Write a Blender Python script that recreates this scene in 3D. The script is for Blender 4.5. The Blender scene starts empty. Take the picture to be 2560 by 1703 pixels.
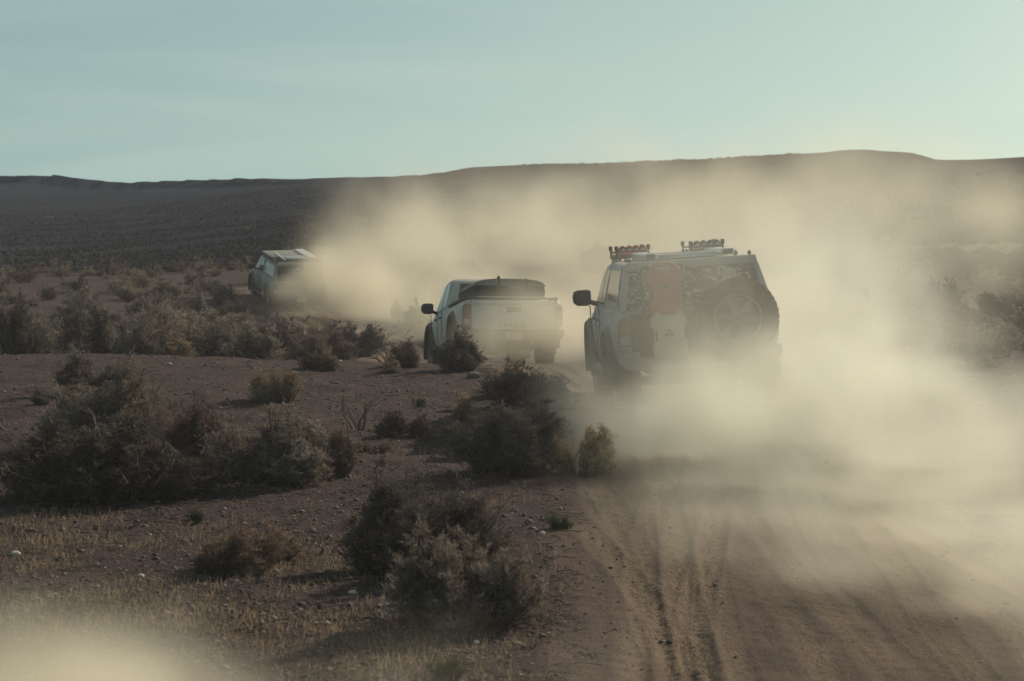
import bpy, bmesh, math, random
import numpy as np
from mathutils import Vector, Matrix, Euler
R = math.radians
scene = bpy.context.scene
COL = scene.collection

# ------------------------------------------------------------------ camera
F, PX, PY, YH, CAMZ = 6022.0, 1280.0, 851.5, 490.0, 2.8
PITCH = math.atan((PY - YH) / F)
camd = bpy.data.cameras.new('camera')
cam = bpy.data.objects.new('camera', camd)
COL.objects.link(cam)
cam.location = (0, 0, CAMZ)
cam.rotation_euler = (math.pi / 2 - PITCH, 0, 0)
camd.sensor_width = 36.0
camd.lens = 36.0 * F / 2560.0
camd.clip_start = 0.5
camd.clip_end = 30000
camd.dof.use_dof = True
camd.dof.focus_distance = 34.0
camd.dof.aperture_fstop = 4.8
scene.camera = cam

# ------------------------------------------------------------------ sky, sun, exposure
SUN_AZ, SUN_EL = R(40), R(27)          # azimuth measured from +Y towards +X
world = bpy.data.worlds.new('World')
scene.world = world
world.use_nodes = True
wn, wl = world.node_tree.nodes, world.node_tree.links.new
bg = wn['Background']
sky = wn.new('ShaderNodeTexSky')
sky.sky_type = 'NISHITA'
sky.sun_disc = False
sky.sun_elevation = SUN_EL
sky.sun_rotation = SUN_AZ
sky.altitude = 1400
sky.air_density = 1.0
sky.dust_density = 3.6
sky.ozone_density = 6.0
tint = wn.new('ShaderNodeMix'); tint.data_type = 'RGBA'; tint.blend_type = 'MULTIPLY'
tint.inputs['Factor'].default_value = 1.0
wl(sky.outputs[0], tint.inputs['A'])
stc = wn.new('ShaderNodeTexCoord')
sva = wn.new('ShaderNodeVectorMath'); sva.operation = 'ADD'; wl(stc.outputs['Generated'], sva.inputs[0]); sva.inputs[1].default_value = (0, 0, 0.13)
svn = wn.new('ShaderNodeVectorMath'); svn.operation = 'NORMALIZE'; wl(sva.outputs[0], svn.inputs[0]); wl(svn.outputs[0], sky.inputs['Vector'])
tint.inputs['B'].default_value = (1.02, 0.91, 0.53, 1)
# thin cirrus, laid out on a flat layer high above the plain
tc = wn.new('ShaderNodeTexCoord')
mp = wn.new('ShaderNodeMapping'); wl(tc.outputs['Generated'], mp.inputs[0])
mp.inputs['Rotation'].default_value = (0, R(20), 0); mp.inputs['Scale'].default_value = (3.2, 0.8, 26)
cn = wn.new('ShaderNodeTexNoise'); wl(mp.outputs[0], cn.inputs['Vector'])
cn.inputs['Scale'].default_value = 1.3; cn.inputs['Detail'].default_value = 6; cn.inputs['Roughness'].default_value = 0.5
cn.inputs['Distortion'].default_value = 0.6
cr = wn.new('ShaderNodeMapRange'); wl(cn.outputs[0], cr.inputs[0])
cr.inputs[1].default_value = 0.42; cr.inputs[2].default_value = 0.70; cr.inputs[3].default_value = 0.10; cr.inputs[4].default_value = 0.34
cm = wn.new('ShaderNodeMix'); cm.data_type = 'RGBA'
wl(cr.outputs[0], cm.inputs['Factor']); wl(tint.outputs['Result'], cm.inputs['A'])
cm.inputs['B'].default_value = (4.6, 5.35, 4.6, 1)
wl(cm.outputs['Result'], bg.inputs['Color'])
bg.inputs['Strength'].default_value = 0.128

sund = bpy.data.lights.new('sun', 'SUN')
sund.energy = 3.8
sund.angle = R(0.5)
sund.color = (1.0, 0.88, 0.70)
sun = bpy.data.objects.new('sun', sund)
COL.objects.link(sun)
sdir = Vector((math.sin(SUN_AZ) * math.cos(SUN_EL), math.cos(SUN_AZ) * math.cos(SUN_EL), math.sin(SUN_EL)))
sun.rotation_euler = sdir.to_track_quat('Z', 'Y').to_euler()
sun.location = sdir * 60

scene.view_settings.view_transform = 'Standard'
scene.view_settings.look = 'None'
scene.view_settings.exposure = 0.0
scene.view_settings.gamma = 1.0
cy = scene.cycles
cy.use_denoising = True
cy.max_bounces = 5
cy.diffuse_bounces = 3
cy.glossy_bounces = 2
cy.transmission_bounces = 3
cy.transparent_max_bounces = 48
cy.volume_bounces = 3
cy.volume_step_rate = 3.0
cy.volume_max_steps = 256

# ------------------------------------------------------------------ helpers
CP, SP = math.cos(PITCH), math.sin(PITCH)

def at(px, py, D):
    """world point seen at photo pixel (px, py) at depth Y = D"""
    a, b = (px - PX) / F, (PY - py) / F
    vy, vz = CP + b * SP, -SP + b * CP
    return Vector((a / vy * D, D, CAMZ + vz / vy * D))

def tag(o, label=None, cat=None, group=None, kind=None):
    if label: o['label'] = label
    if cat: o['category'] = cat
    if group: o['group'] = group
    if kind: o['kind'] = kind
    return o

def empty(name, loc=(0, 0, 0), parent=None):
    o = bpy.data.objects.new(name, None)
    COL.objects.link(o)
    o.empty_display_size = 0.1
    o.location = loc
    if parent: o.parent = parent
    return o

def link(name, me, parent=None, loc=(0, 0, 0)):
    o = bpy.data.objects.new(name, me)
    COL.objects.link(o)
    o.location = loc
    if parent: o.parent = parent
    return o

def mesh_np(name, V, Q, mat=None, smooth=False, T=None):
    """fast mesh from numpy quads Q (n,4) and / or triangles T (n,3)"""
    me = bpy.data.meshes.new(name)
    V = np.ascontiguousarray(V, dtype=np.float32)
    me.vertices.add(len(V)); me.vertices.foreach_set('co', V.ravel())
    parts, sizes = [], []
    if Q is not None and len(Q):
        parts.append(np.asarray(Q, dtype=np.int32).ravel()); sizes.append(np.full(len(Q), 4, dtype=np.int32))
    if T is not None and len(T):
        parts.append(np.asarray(T, dtype=np.int32).ravel()); sizes.append(np.full(len(T), 3, dtype=np.int32))
    L = np.concatenate(parts); S = np.concatenate(sizes)
    me.loops.add(len(L)); me.loops.foreach_set('vertex_index', L)
    me.polygons.add(len(S))
    st = np.concatenate([[0], np.cumsum(S)[:-1]]).astype(np.int32)
    me.polygons.foreach_set('loop_start', st)
    me.polygons.foreach_set('loop_total', S)
    if smooth: me.polygons.foreach_set('use_smooth', np.ones(len(S), dtype=bool))
    me.update(calc_edges=True)
    if mat:
        me.materials.append(mat)
    return me

class MB:
    """collects shapes and links them as ONE mesh object"""
    def __init__(s): s.v, s.f = [], []
    def add(s, V, Fc):
        n = len(s.v); s.v += [tuple(p) for p in V]; s.f += [tuple(i + n for i in f) for f in Fc]; return s
    def box(s, c, size, rot=None):
        hx, hy, hz = size[0] / 2, size[1] / 2, size[2] / 2
        P = [Vector((x, y, z)) for z in (-hz, hz) for y in (-hy, hy) for x in (-hx, hx)]
        if rot: m = Euler(rot).to_matrix(); P = [m @ p for p in P]
        c = Vector(c)
        return s.add([c + p for p in P], [(0, 2, 3, 1), (4, 5, 7, 6), (0, 1, 5, 4), (2, 6, 7, 3), (0, 4, 6, 2), (1, 3, 7, 5)])
    def loft(s, rings, caps=True, closed=True):
        n = len(rings[0]); V = [p for r in rings for p in r]; Fc = []
        for i in range(len(rings) - 1):
            for j in range(n if closed else n - 1):
                k = (j + 1) % n
                Fc.append((i * n + j, i * n + k, (i + 1) * n + k, (i + 1) * n + j))
        if caps:
            Fc.append(tuple(range(n - 1, -1, -1))); Fc.append(tuple((len(rings) - 1) * n + j for j in range(n)))
        return s.add(V, Fc)
    def prism(s, outline, y0, y1):
        """outline in (x, z), extruded along y"""
        return s.loft([[(x, y0, z) for x, z in outline], [(x, y1, z) for x, z in outline]])
    def tube(s, path, rad, n=8):
        path = [Vector(p) for p in path]; rings = []
        for i, p in enumerate(path):
            t = (path[min(i + 1, len(path) - 1)] - path[max(i - 1, 0)]).normalized()
            a = t.orthogonal().normalized() if abs(t.z) > 0.9 else t.cross(Vector((0, 0, 1))).normalized()
            b = t.cross(a)
            r = rad[i] if isinstance(rad, (list, tuple)) else rad
            rings.append([p + (a * math.cos(q) + b * math.sin(q)) * r for q in [2 * math.pi * k / n for k in range(n)]])
        return s.loft(rings)
    def lathe(s, prof, n=32, axis='x', c=(0, 0, 0)):
        """prof: (offset along axis, radius), closed ring profile"""
        c = Vector(c); rings = []
        for k in range(n):
            q = 2 * math.pi * k / n; r = []
            for o, rad in prof:
                p = (o, rad * math.cos(q), rad * math.sin(q)) if axis == 'x' else (rad * math.cos(q), o, rad * math.sin(q))
                r.append(c + Vector(p))
            rings.append(r)
        rings.append(rings[0])
        return s.loft(rings, caps=False)
    def mesh(s, name, mat, bevel=0.0, smooth=35, seg=2):
        me = bpy.data.meshes.new(name)
        bm = bmesh.new()
        vs = [bm.verts.new(p) for p in s.v]
        for f in s.f:
            try: bm.faces.new([vs[i] for i in f])
            except ValueError: pass
        bmesh.ops.remove_doubles(bm, verts=bm.verts, dist=1e-5)
        bmesh.ops.recalc_face_normals(bm, faces=bm.faces)
        if bevel:
            es = [e for e in bm.edges if len(e.link_faces) == 2 and e.calc_face_angle(0) > R(28)]
            bmesh.ops.bevel(bm, geom=es, offset=bevel, segments=seg, affect='EDGES', profile=0.6, clamp_overlap=True)
        for f in bm.faces: f.smooth = True
        bm.to_mesh(me); bm.free()
        me.set_sharp_from_angle(angle=R(smooth))
        if mat: me.materials.append(mat)
        return me
    def build(s, name, mat, parent=None, bevel=0.0, smooth=35, seg=2, loc=(0, 0, 0)):
        return link(name, s.mesh(name, mat, bevel, smooth, seg), parent, loc)

# ------------------------------------------------------------------ procedural materials
def new_mat(name):
    m = bpy.data.materials.new(name); m.use_nodes = True
    n = m.node_tree.nodes; return m, n, m.node_tree.links.new, n['Principled BSDF']

def noise_node(n, l, scale, detail=4, rough=0.55, vec=None, dist=0.0):
    t = n.new('ShaderNodeTexNoise')
    t.inputs['Scale'].default_value = scale; t.inputs['Detail'].default_value = detail
    t.inputs['Roughness'].default_value = rough; t.inputs['Distortion'].default_value = dist
    if vec is not None: l(vec, t.inputs['Vector'])
    return t.outputs[0]

def ramp(n, l, fac, stops):
    r = n.new('ShaderNodeValToRGB'); l(fac, r.inputs[0])
    e = r.color_ramp.elements
    while len(e) < len(stops): e.new(0.5)
    for i, (p, c) in enumerate(stops):
        e[i].position = p; e[i].color = (*c, 1)
    return r.outputs[0]

def mix(n, l, fac, a, b, mode='MIX'):
    m = n.new('ShaderNodeMix'); m.data_type = 'RGBA'; m.blend_type = mode
    for sock, v in ((m.inputs['Factor'], fac), (m.inputs['A'], a), (m.inputs['B'], b)):
        if isinstance(v, (int, float)): sock.default_value = v
        elif isinstance(v, tuple): sock.default_value = (*v, 1)
        else: l(v, sock)
    return m.outputs['Result']

def maprange(n, l, v, a, b, c=0.0, d=1.0):
    m = n.new('ShaderNodeMapRange'); l(v, m.inputs[0])
    for i, q in enumerate((a, b, c, d)): m.inputs[i + 1].default_value = q
    return m.outputs[0]

def bump(n, l, h, strength, dist, bsdf):
    b = n.new('ShaderNodeBump'); l(h, b.inputs['Height'])
    b.inputs['Strength'].default_value = strength; b.inputs['Distance'].default_value = dist
    l(b.outputs[0], bsdf.inputs['Normal']); return b

def surf_mat(name, col, rough=0.6, dust=0.0, metal=0.0, dust_col=(0.30, 0.24, 0.17), spec=0.5, grain=6.0):
    """a manufactured surface under a patchy film of road dust"""
    m, n, l, b = new_mat(name)
    tcn = n.new('ShaderNodeTexCoord')
    nz = noise_node(n, l, grain, 5, 0.6, tcn.outputs['Object'])
    nz2 = noise_node(n, l, grain * 7, 3, 0.6, tcn.outputs['Object'])
    f1 = maprange(n, l, nz, 0.35, 0.7, dust * 0.5, min(1.0, dust * 1.3))
    f2 = maprange(n, l, nz2, 0.3, 0.75, 0.75, 1.15)
    fm = n.new('ShaderNodeMath'); fm.operation = 'MULTIPLY'; fm.use_clamp = True; l(f1, fm.inputs[0]); l(f2, fm.inputs[1])
    l(mix(n, l, fm.outputs[0], col, dust_col), b.inputs['Base Color'])
    rr = n.new('ShaderNodeMath'); rr.operation = 'MULTIPLY_ADD'; rr.use_clamp = True
    l(fm.outputs[0], rr.inputs[0]); rr.inputs[1].default_value = 0.55; rr.inputs[2].default_value = rough
    l(rr.outputs[0], b.inputs['Roughness'])
    b.inputs['Metallic'].default_value = metal
    b.inputs['Specular IOR Level'].default_value = spec
    return m

def leaf_mat(name, c1, c2, trans=0.35, scale=6.0):
    m, n, l, b = new_mat(name)
    tcn = n.new('ShaderNodeTexCoord')
    oi = n.new('ShaderNodeObjectInfo')
    off = n.new('ShaderNodeVectorMath'); off.operation = 'ADD'
    l(tcn.outputs['Object'], off.inputs[0])
    mul = n.new('ShaderNodeMath'); mul.operation = 'MULTIPLY'; l(oi.outputs['Random'], mul.inputs[0]); mul.inputs[1].default_value = 37.0
    l(mul.outputs[0], off.inputs[1])
    nz = noise_node(n, l, scale, 3, 0.6, off.outputs[0])
    col = mix(n, l, maprange(n, l, nz, 0.3, 0.7), c1, c2)
    fine = noise_node(n, l, 90, 2, 0.5, off.outputs[0])
    hsv = n.new('ShaderNodeHueSaturation'); l(col, hsv.inputs['Color'])
    l(maprange(n, l, fine, 0.25, 0.75, 0.6, 1.5), hsv.inputs['Value'])
    hsv2 = n.new('ShaderNodeHueSaturation'); l(hsv.outputs[0], hsv2.inputs['Color'])
    l(maprange(n, l, oi.outputs['Random'], 0, 1, 0.75, 1.3), hsv2.inputs['Value'])
    l(maprange(n, l, oi.outputs['Random'], 0, 1, 0.49, 0.515), hsv2.inputs['Hue'])
    n.remove(b)
    d = n.new('ShaderNodeBsdfDiffuse'); t = n.new('ShaderNodeBsdfTranslucent'); mx = n.new('ShaderNodeMixShader')
    l(hsv2.outputs[0], d.inputs[0]); l(hsv2.outputs[0], t.inputs[0]); mx.inputs[0].default_value = trans
    l(d.outputs[0], mx.inputs[1]); l(t.outputs[0], mx.inputs[2])
    l(mx.outputs[0], n['Material Output'].inputs['Surface'])
    return m

M = {}
M['paint'] = surf_mat('paint_white', (0.42, 0.42, 0.41), 0.34, 0.5)
M['paint_grey'] = surf_mat('paint_pale', (0.66, 0.66, 0.62), 0.34, 0.45, dust_col=(0.42, 0.35, 0.26))
M['paint_far'] = surf_mat('paint_silver', (0.24, 0.25, 0.235), 0.34, 0.5)
M['plastic'] = surf_mat('plastic_black', (0.022, 0.022, 0.024), 0.5, 0.22)
M['glass'] = surf_mat('tinted_glass', (0.02, 0.022, 0.024), 0.06, 0.18)
M['rubber'] = surf_mat('tyre_rubber', (0.028, 0.027, 0.026), 0.75, 0.5)
M['rim'] = surf_mat('rim_dusty_alloy', (0.34, 0.33, 0.31), 0.4, 0.5, 0.3)
M['chrome'] = surf_mat('brushed_aluminium', (0.72, 0.73, 0.72), 0.28, 0.12, 0.85)
M['solar'] = surf_mat('solar_glass', (0.10, 0.13, 0.16), 0.12, 0.3, dust_col=(0.5, 0.5, 0.44))
M['whitebar'] = surf_mat('white_coated', (0.70, 0.72, 0.70), 0.35, 0.15)
M['red_can'] = surf_mat('red_polyethylene', (0.42, 0.05, 0.04), 0.5, 0.3)
M['tan_can'] = surf_mat('tan_polyethylene', (0.46, 0.40, 0.29), 0.5, 0.2)
M['red_board'] = surf_mat('red_nylon', (0.48, 0.07, 0.05), 0.45, 0.2)
M['grey_board'] = surf_mat('grey_nylon', (0.16, 0.15, 0.14), 0.45, 0.2)
M['red_lens'] = surf_mat('red_lens', (0.26, 0.035, 0.03), 0.2, 0.5)
M['clear_lens'] = surf_mat('clear_lens', (0.4, 0.4, 0.38), 0.15, 0.5)
M['tent'] = surf_mat('tent_cover', (0.045, 0.042, 0.045), 0.8, 0.2)
M['tent_top'] = surf_mat('tent_shell', (0.30, 0.26, 0.20), 0.55, 0.3)
M['print'] = surf_mat('pale_print_highlight', (0.6, 0.6, 0.56), 0.6, 0.15)  # tent lettering, and the painted highlights on the board lugs
M['dark_print'] = surf_mat('dark_print', (0.05, 0.05, 0.05), 0.6, 0.15)
M['plate'] = surf_mat('plate_yellowed', (0.55, 0.50, 0.28), 0.5, 0.3)
M['dead'] = surf_mat('dead_wood', (0.13, 0.105, 0.085), 0.9, 0.3, grain=20)

def camo_mat():
    m, n, l, b = new_mat('camo_fabric')
    tcn = n.new('ShaderNodeTexCoord')
    mpn = n.new('ShaderNodeMapping'); l(tcn.outputs['Object'], mpn.inputs[0]); mpn.inputs['Scale'].default_value = (1, 1, 1.7)
    v = mpn.outputs[0]
    a = noise_node(n, l, 8.5, 2.5, 0.6, v, 0.9)
    o = n.new('ShaderNodeVectorMath'); o.operation = 'ADD'; l(v, o.inputs[0]); o.inputs[1].default_value = (7.3, 1.7, 3.1)
    c = noise_node(n, l, 10.5, 2.5, 0.6, o.outputs[0], 1.0)
    def step(x, t):
        q = n.new('ShaderNodeMath'); q.operation = 'GREATER_THAN'; l(x, q.inputs[0]); q.inputs[1].default_value = t; return q.outputs[0]
    col = mix(n, l, step(a, 0.53), (0.035, 0.034, 0.036), (0.11, 0.10, 0.085))
    col = mix(n, l, step(c, 0.575), col, (0.42, 0.41, 0.36))
    l(col, b.inputs['Base Color']); b.inputs['Roughness'].default_value = 0.7
    return m
M['camo'] = camo_mat()

M['sage'] = leaf_mat('sage_leaf', (0.130, 0.105, 0.090), (0.34, 0.285, 0.235), 0.28)
M['sage_dark'] = leaf_mat('sage_dark_leaf', (0.078, 0.065, 0.060), (0.215, 0.182, 0.155), 0.26)
M['dry'] = leaf_mat('dry_leaf', (0.140, 0.100, 0.090), (0.26, 0.19, 0.16), 0.26)
M['pale'] = leaf_mat('rabbitbrush_leaf', (0.17, 0.14, 0.10), (0.29, 0.235, 0.17), 0.28)
M['green'] = leaf_mat('fresh_leaf', (0.05, 0.075, 0.03), (0.09, 0.11, 0.05))
M['blond'] = leaf_mat('blond_leaf', (0.26, 0.205, 0.13), (0.42, 0.34, 0.22), 0.4)
M['flower'] = leaf_mat('dried_blossom', (0.30, 0.20, 0.125), (0.42, 0.31, 0.20), 0.45)
M['stem'] = leaf_mat('shrub_stem', (0.085, 0.065, 0.055), (0.15, 0.12, 0.10), 0.0, 20)
M['straw'] = leaf_mat('straw', (0.26, 0.19, 0.12), (0.42, 0.32, 0.20), 0.4, 2)
M['scrub'] = leaf_mat('far_scrub', (0.030, 0.028, 0.030), (0.055, 0.048, 0.046), 0.15, 0.05)

def ground_mat():
    m, n, l, b = new_mat('desert_ground')
    g = n.new('ShaderNodeNewGeometry'); p = g.outputs['Position']
    big = noise_node(n, l, 0.16, 4, 0.6, p)
    mid = noise_node(n, l, 1.3, 5, 0.65, p)
    fine = noise_node(n, l, 24, 5, 0.75, p)
    base = mix(n, l, maprange(n, l, big, 0.35, 0.65), (0.071, 0.048, 0.048), (0.099, 0.068, 0.063))
    base = mix(n, l, maprange(n, l, mid, 0.42, 0.72, 0, 0.8), base, (0.140, 0.090, 0.084))
    base = mix(n, l, maprange(n, l, fine, 0.30, 0.72), mix(n, l, 1.0, base, (0.48, 0.46, 0.48), 'MULTIPLY'), base)
    vor = n.new('ShaderNodeTexVoronoi'); l(p, vor.inputs['Vector']); vor.inputs['Scale'].default_value = 17
    peb = maprange(n, l, vor.outputs['Distance'], 0.12, 0.34, 1, 0)
    sepc = n.new('ShaderNodeSeparateColor'); l(vor.outputs['Color'], sepc.inputs[0])
    pc = ramp(n, l, sepc.outputs[0], [(0.0, (0.055, 0.038, 0.042)), (0.6, (0.135, 0.093, 0.09)), (0.93, (0.22, 0.165, 0.145)), (1.0, (0.48, 0.42, 0.37))])
    col = mix(n, l, peb, base, pc)
    l(col, b.inputs['Base Color']); b.inputs['Roughness'].default_value = 0.95
    b.inputs['Specular IOR Level'].default_value = 0.1
    hsum = n.new('ShaderNodeMath'); hsum.operation = 'MULTIPLY_ADD'; l(peb, hsum.inputs[0]); hsum.inputs[1].default_value = 0.6; l(fine, hsum.inputs[2])
    bump(n, l, hsum.outputs[0], 0.9, 0.04, b)
    return m

def hill_mat():
    m, n, l, b = new_mat('far_hills')
    g = n.new('ShaderNodeNewGeometry'); p = g.outputs['Position']
    big = noise_node(n, l, 0.0022, 5, 0.6, p)
    scr = noise_node(n, l, 0.16, 3, 0.7, p)
    pat = noise_node(n, l, 0.012, 5, 0.65, p)
    base = mix(n, l, maprange(n, l, big, 0.35, 0.65), (0.040, 0.041, 0.054), (0.058, 0.056, 0.067))
    base = mix(n, l, maprange(n, l, pat, 0.45, 0.62, 0, 0.7), base, (0.026, 0.027, 0.034))
    base = mix(n, l, maprange(n, l, pat, 0.56, 0.68, 0, 0.75), base, (0.125, 0.100, 0.092))
    base = mix(n, l, maprange(n, l, scr, 0.5, 0.58, 0, 0.7), base, (0.020, 0.021, 0.025))
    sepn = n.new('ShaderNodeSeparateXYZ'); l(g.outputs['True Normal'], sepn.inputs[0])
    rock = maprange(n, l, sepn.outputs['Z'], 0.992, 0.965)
    base = mix(n, l, rock, base, (0.010, 0.011, 0.016))  # steep basalt rim: dark rock, with its shade also put into the colour
    l(base, b.inputs['Base Color']); b.inputs['Roughness'].default_value = 1.0
    b.inputs['Specular IOR Level'].default_value = 0.0
    bump(n, l, scr, 1.0, 2.5, b)
    return m

def road_mat():
    m, n, l, b = new_mat('dirt_track')
    g = n.new('ShaderNodeNewGeometry'); p = g.outputs['Position']
    mpn = n.new('ShaderNodeMapping'); l(p, mpn.inputs[0]); mpn.inputs['Scale'].default_value = (1.0, 0.12, 1.0)
    streak = noise_node(n, l, 5, 4, 0.6, mpn.outputs[0])
    mid = noise_node(n, l, 1.1, 5, 0.6, p)
    fine = noise_node(n, l, 45, 4, 0.7, p)
    at_ = n.new('ShaderNodeAttribute'); at_.attribute_name = 'rut'
    edge = n.new('ShaderNodeAttribute'); edge.attribute_name = 'verge'
    base = mix(n, l, maprange(n, l, mid, 0.3, 0.7), (0.122, 0.084, 0.073), (0.175, 0.124, 0.100))
    base = mix(n, l, maprange(n, l, streak, 0.4, 0.7, 0, 0.5), base, (0.25, 0.18, 0.13))
    base = mix(n, l, maprange(n, l, at_.outputs['Fac'], 0, 1, 0, 0.9), base, (0.29, 0.215, 0.155))
    base = mix(n, l, maprange(n, l, fine, 0.35, 0.65), mix(n, l, 1.0, base, (0.72, 0.70, 0.70), 'MULTIPLY'), base)
    base = mix(n, l, edge.outputs['Fac'], base, (0.13, 0.088, 0.078))
    l(base, b.inputs['Base Color']); b.inputs['Roughness'].default_value = 0.95
    b.inputs['Specular IOR Level'].default_value = 0.1
    bump(n, l, fine, 1.0, 0.03, b)
    return m

def stone_mat():
    m, n, l, b = new_mat('gravel_stone')
    g = n.new('ShaderNodeNewGeometry')
    col = ramp(n, l, g.outputs['Random Per Island'], [(0.0, (0.06, 0.042, 0.045)), (0.55, (0.135, 0.095, 0.09)), (0.94, (0.21, 0.16, 0.14)), (1.0, (0.48, 0.42, 0.37))])
    l(col, b.inputs['Base Color']); b.inputs['Roughness'].default_value = 0.8
    b.inputs['Specular IOR Level'].default_value = 0.3
    return m
M['ground'], M['hills'], M['road'], M['stone'] = ground_mat(), hill_mat(), road_mat(), stone_mat()

# ------------------------------------------------------------------ terrain
RNG = np.random.default_rng(7)
_LAT = RNG.random((256, 256))

def vnoise(x, y):
    xi, yi = np.floor(x).astype(int), np.floor(y).astype(int)
    fx, fy = x - xi, y - yi
    fx, fy = fx * fx * (3 - 2 * fx), fy * fy * (3 - 2 * fy)
    a, b = _LAT[xi & 255, yi & 255], _LAT[(xi + 1) & 255, yi & 255]
    c, d = _LAT[xi & 255, (yi + 1) & 255], _LAT[(xi + 1) & 255, (yi + 1) & 255]
    return (a + (b - a) * fx) + ((c + (d - c) * fx) - (a + (b - a) * fx)) * fy - 0.5

def fbm(x, y, oct=4, gain=0.5):
    s, a = 0.0, 1.0
    for k in range(oct):
        s = s + a * vnoise(x * 2 ** k + 17.3 * k, y * 2 ** k + 9.1 * k); a *= gain
    return s

def smooth(a, b, x):
    t = np.clip((x - a) / (b - a), 0, 1); return t * t * (3 - 2 * t)

COLS = {
    -0.21: [(1, 0), (15, 0), (25, .12), (33, .33), (36, .40), (39, .15), (46, -.6), (54, -1.0), (60, -1.1), (70, -1.05), (80, -.8), (90, -.45), (97, -.35), (105, -.6), (130, -2.5), (200, -7), (400, -13), (600, -16), (750, -17), (1200, -18.5), (2000, -16), (3000, -9), (3800, 8), (4480, 24), (4560, 38), (5200, 40), (7500, 20)],
    0.0: [(1, 0), (15, 0), (25, .08), (33, .20), (36, .26), (39.5, .05), (43.5, -.26), (48, -.62), (55, -1.0), (62, -1.25), (72, -1.35), (81, -1.25), (90, -.55), (100, .05), (115, 0), (150, -1.5), (250, -5), (400, -6), (750, -4), (1200, 2), (1700, 12), (2300, 30), (3000, 32), (7500, 20)],
    0.21: [(1, 0), (15, 0), (25, .15), (30, .25), (40, .1), (60, -.2), (100, -.6), (150, -.7), (200, -.5), (300, 1.5), (500, 9), (700, 14), (900, 13), (2000, 5), (7500, 5)],
}
SKY = [(-600, 445), (0, 440), (140, 438), (300, 450), (520, 446), (800, 449), (900, 442), (1000, 436), (1200, 421), (1500, 407), (1900, 393), (2120, 384), (2170, 385), (2230, 391), (2330, 402), (2420, 402), (2560, 394), (3100, 390)]
_UG = np.linspace(-0.3, 0.3, 121)
_NL = 4000
_LD = np.linspace(0, math.log(7500), _NL)
_ZT = np.zeros((121, _NL))
for i, u in enumerate(_UG):
    zc = {k: np.interp(_LD, [math.log(d) for d, _ in v], [z for _, z in v]) for k, v in COLS.items()}
    if u <= 0:
        t = smooth(-0.21, 0.0, np.array(u)); z = zc[-0.21] * (1 - t) + zc[0.0] * t
    else:
        t = smooth(0.0, 0.21, np.array(u)); z = zc[0.0] * (1 - t) + zc[0.21] * t
    D = np.exp(_LD)
    Ds = math.exp(np.interp(u, [-0.21, -.05, 0.0, .1, 0.21], [math.log(4560), math.log(3300), math.log(2300), math.log(1300), math.log(700)]))
    tgt = np.interp(PX + F * u, [a for a, _ in SKY], [b for _, b in SKY])
    want = (YH - tgt) / F
    zs_ = want * Ds + CAMZ
    # keep everything nearer under the skyline ray, then rise to it
    cap = CAMZ + (want - .0035) * D
    z = np.where(D > 130, np.minimum(z, cap), z)
    r0 = float(np.interp(u, [-.12, .03], [.988, .45]))
    k = np.interp(math.log(Ds), _LD, z)
    z = z + (zs_ - k) * smooth(r0 * Ds, Ds, D)
    z = np.where(D > Ds, zs_ - (D - Ds) * .01 + 0 * z, z)
    _ZT[i] = z

def z_base(x, y):
    x, y = np.asarray(x, float), np.asarray(y, float)
    yy = np.maximum(y, 14.0)
    u = np.clip(x / yy, -0.2999, 0.2999)
    fi = (u + 0.3) / 0.6 * 120
    fj = np.clip(np.log(np.maximum(y, 1.0)) / _LD[-1] * (_NL - 1), 0, _NL - 1.001)
    i, j = fi.astype(int), fj.astype(int); a, b = fi - i, fj - j
    return (_ZT[i, j] * (1 - a) + _ZT[i + 1, j] * a) * (1 - b) + (_ZT[i, j + 1] * (1 - a) + _ZT[i + 1, j + 1] * a) * b

PATH = [(-60, .9), (0, 1.6), (10, 1.95), (15, 2.1), (22, 2.2), (28, 2.1), (34, 1.7), (40, .8), (44, 0.0), (50, -1.1), (60, -3.0), (72, -5.2), (82, -7.4), (92, -9.9), (105, -13.5), (130, -21), (180, -38)]
_py = np.linspace(-60, 180, 961)
_px = np.interp(_py, [a for a, _ in PATH], [b for _, b in PATH])
_k = np.ones(25) / 25
for _ in range(2): _px = np.convolve(np.pad(_px, 12, mode='edge'), _k, mode='valid')

def road_x(y): return np.interp(y, _py, _px)

def height(x, y):
    """ground level everywhere, the track levelled into it"""
    x, y = np.asarray(x, float), np.asarray(y, float)
    s = np.abs(x - road_x(y))
    m = (1 - smooth(1.5, 3.2, s)) * (1 - smooth(86, 110, y))
    rough = 0.10 * fbm(x / 3.1, y / 3.1, 3) + 0.045 * fbm(x / .7 + 5, y / .7, 3)
    far = smooth(60, 900, y)
    roll = far * (0.5 * fbm(x / 60, y / 60, 4) + smooth(800, 3500, y) * 2.0 * fbm(x / 420, y / 420, 4))
    roll = roll + smooth(1800, 3000, y) * (1 - smooth(4350, 4500, y)) * 7.0 * fbm(x / 150 + .15 * fbm(x / 300, y / 300, 2), y / 1400, 4, .6)
    zb = z_base(x, y)
    return zb * (1 - m) + z_base(road_x(y), y) * m + rough * (1 - 0.85 * m) + roll

# ground: a fan of rows that grow with distance
rows = np.concatenate([np.linspace(-90, 4, 12)[:-1], np.linspace(4, 11, 16)[:-1], np.exp(np.linspace(math.log(11), math.log(42), 430))[:-1],
                       np.exp(np.linspace(math.log(42), math.log(120), 160))[:-1], np.exp(np.linspace(math.log(120), math.log(7400), 190))])
rows = np.unique(np.concatenate([rows, np.linspace(4480, 4580, 36)]))
ud = np.concatenate([-np.array([9, 5, 3, 1.9, 1.2, .8, .6, .48, .4, .34, .30]), np.linspace(-.27, .27, 400), np.array([.30, .34, .4, .48, .6, .8, 1.2, 1.9, 3, 5, 9])])

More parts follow.
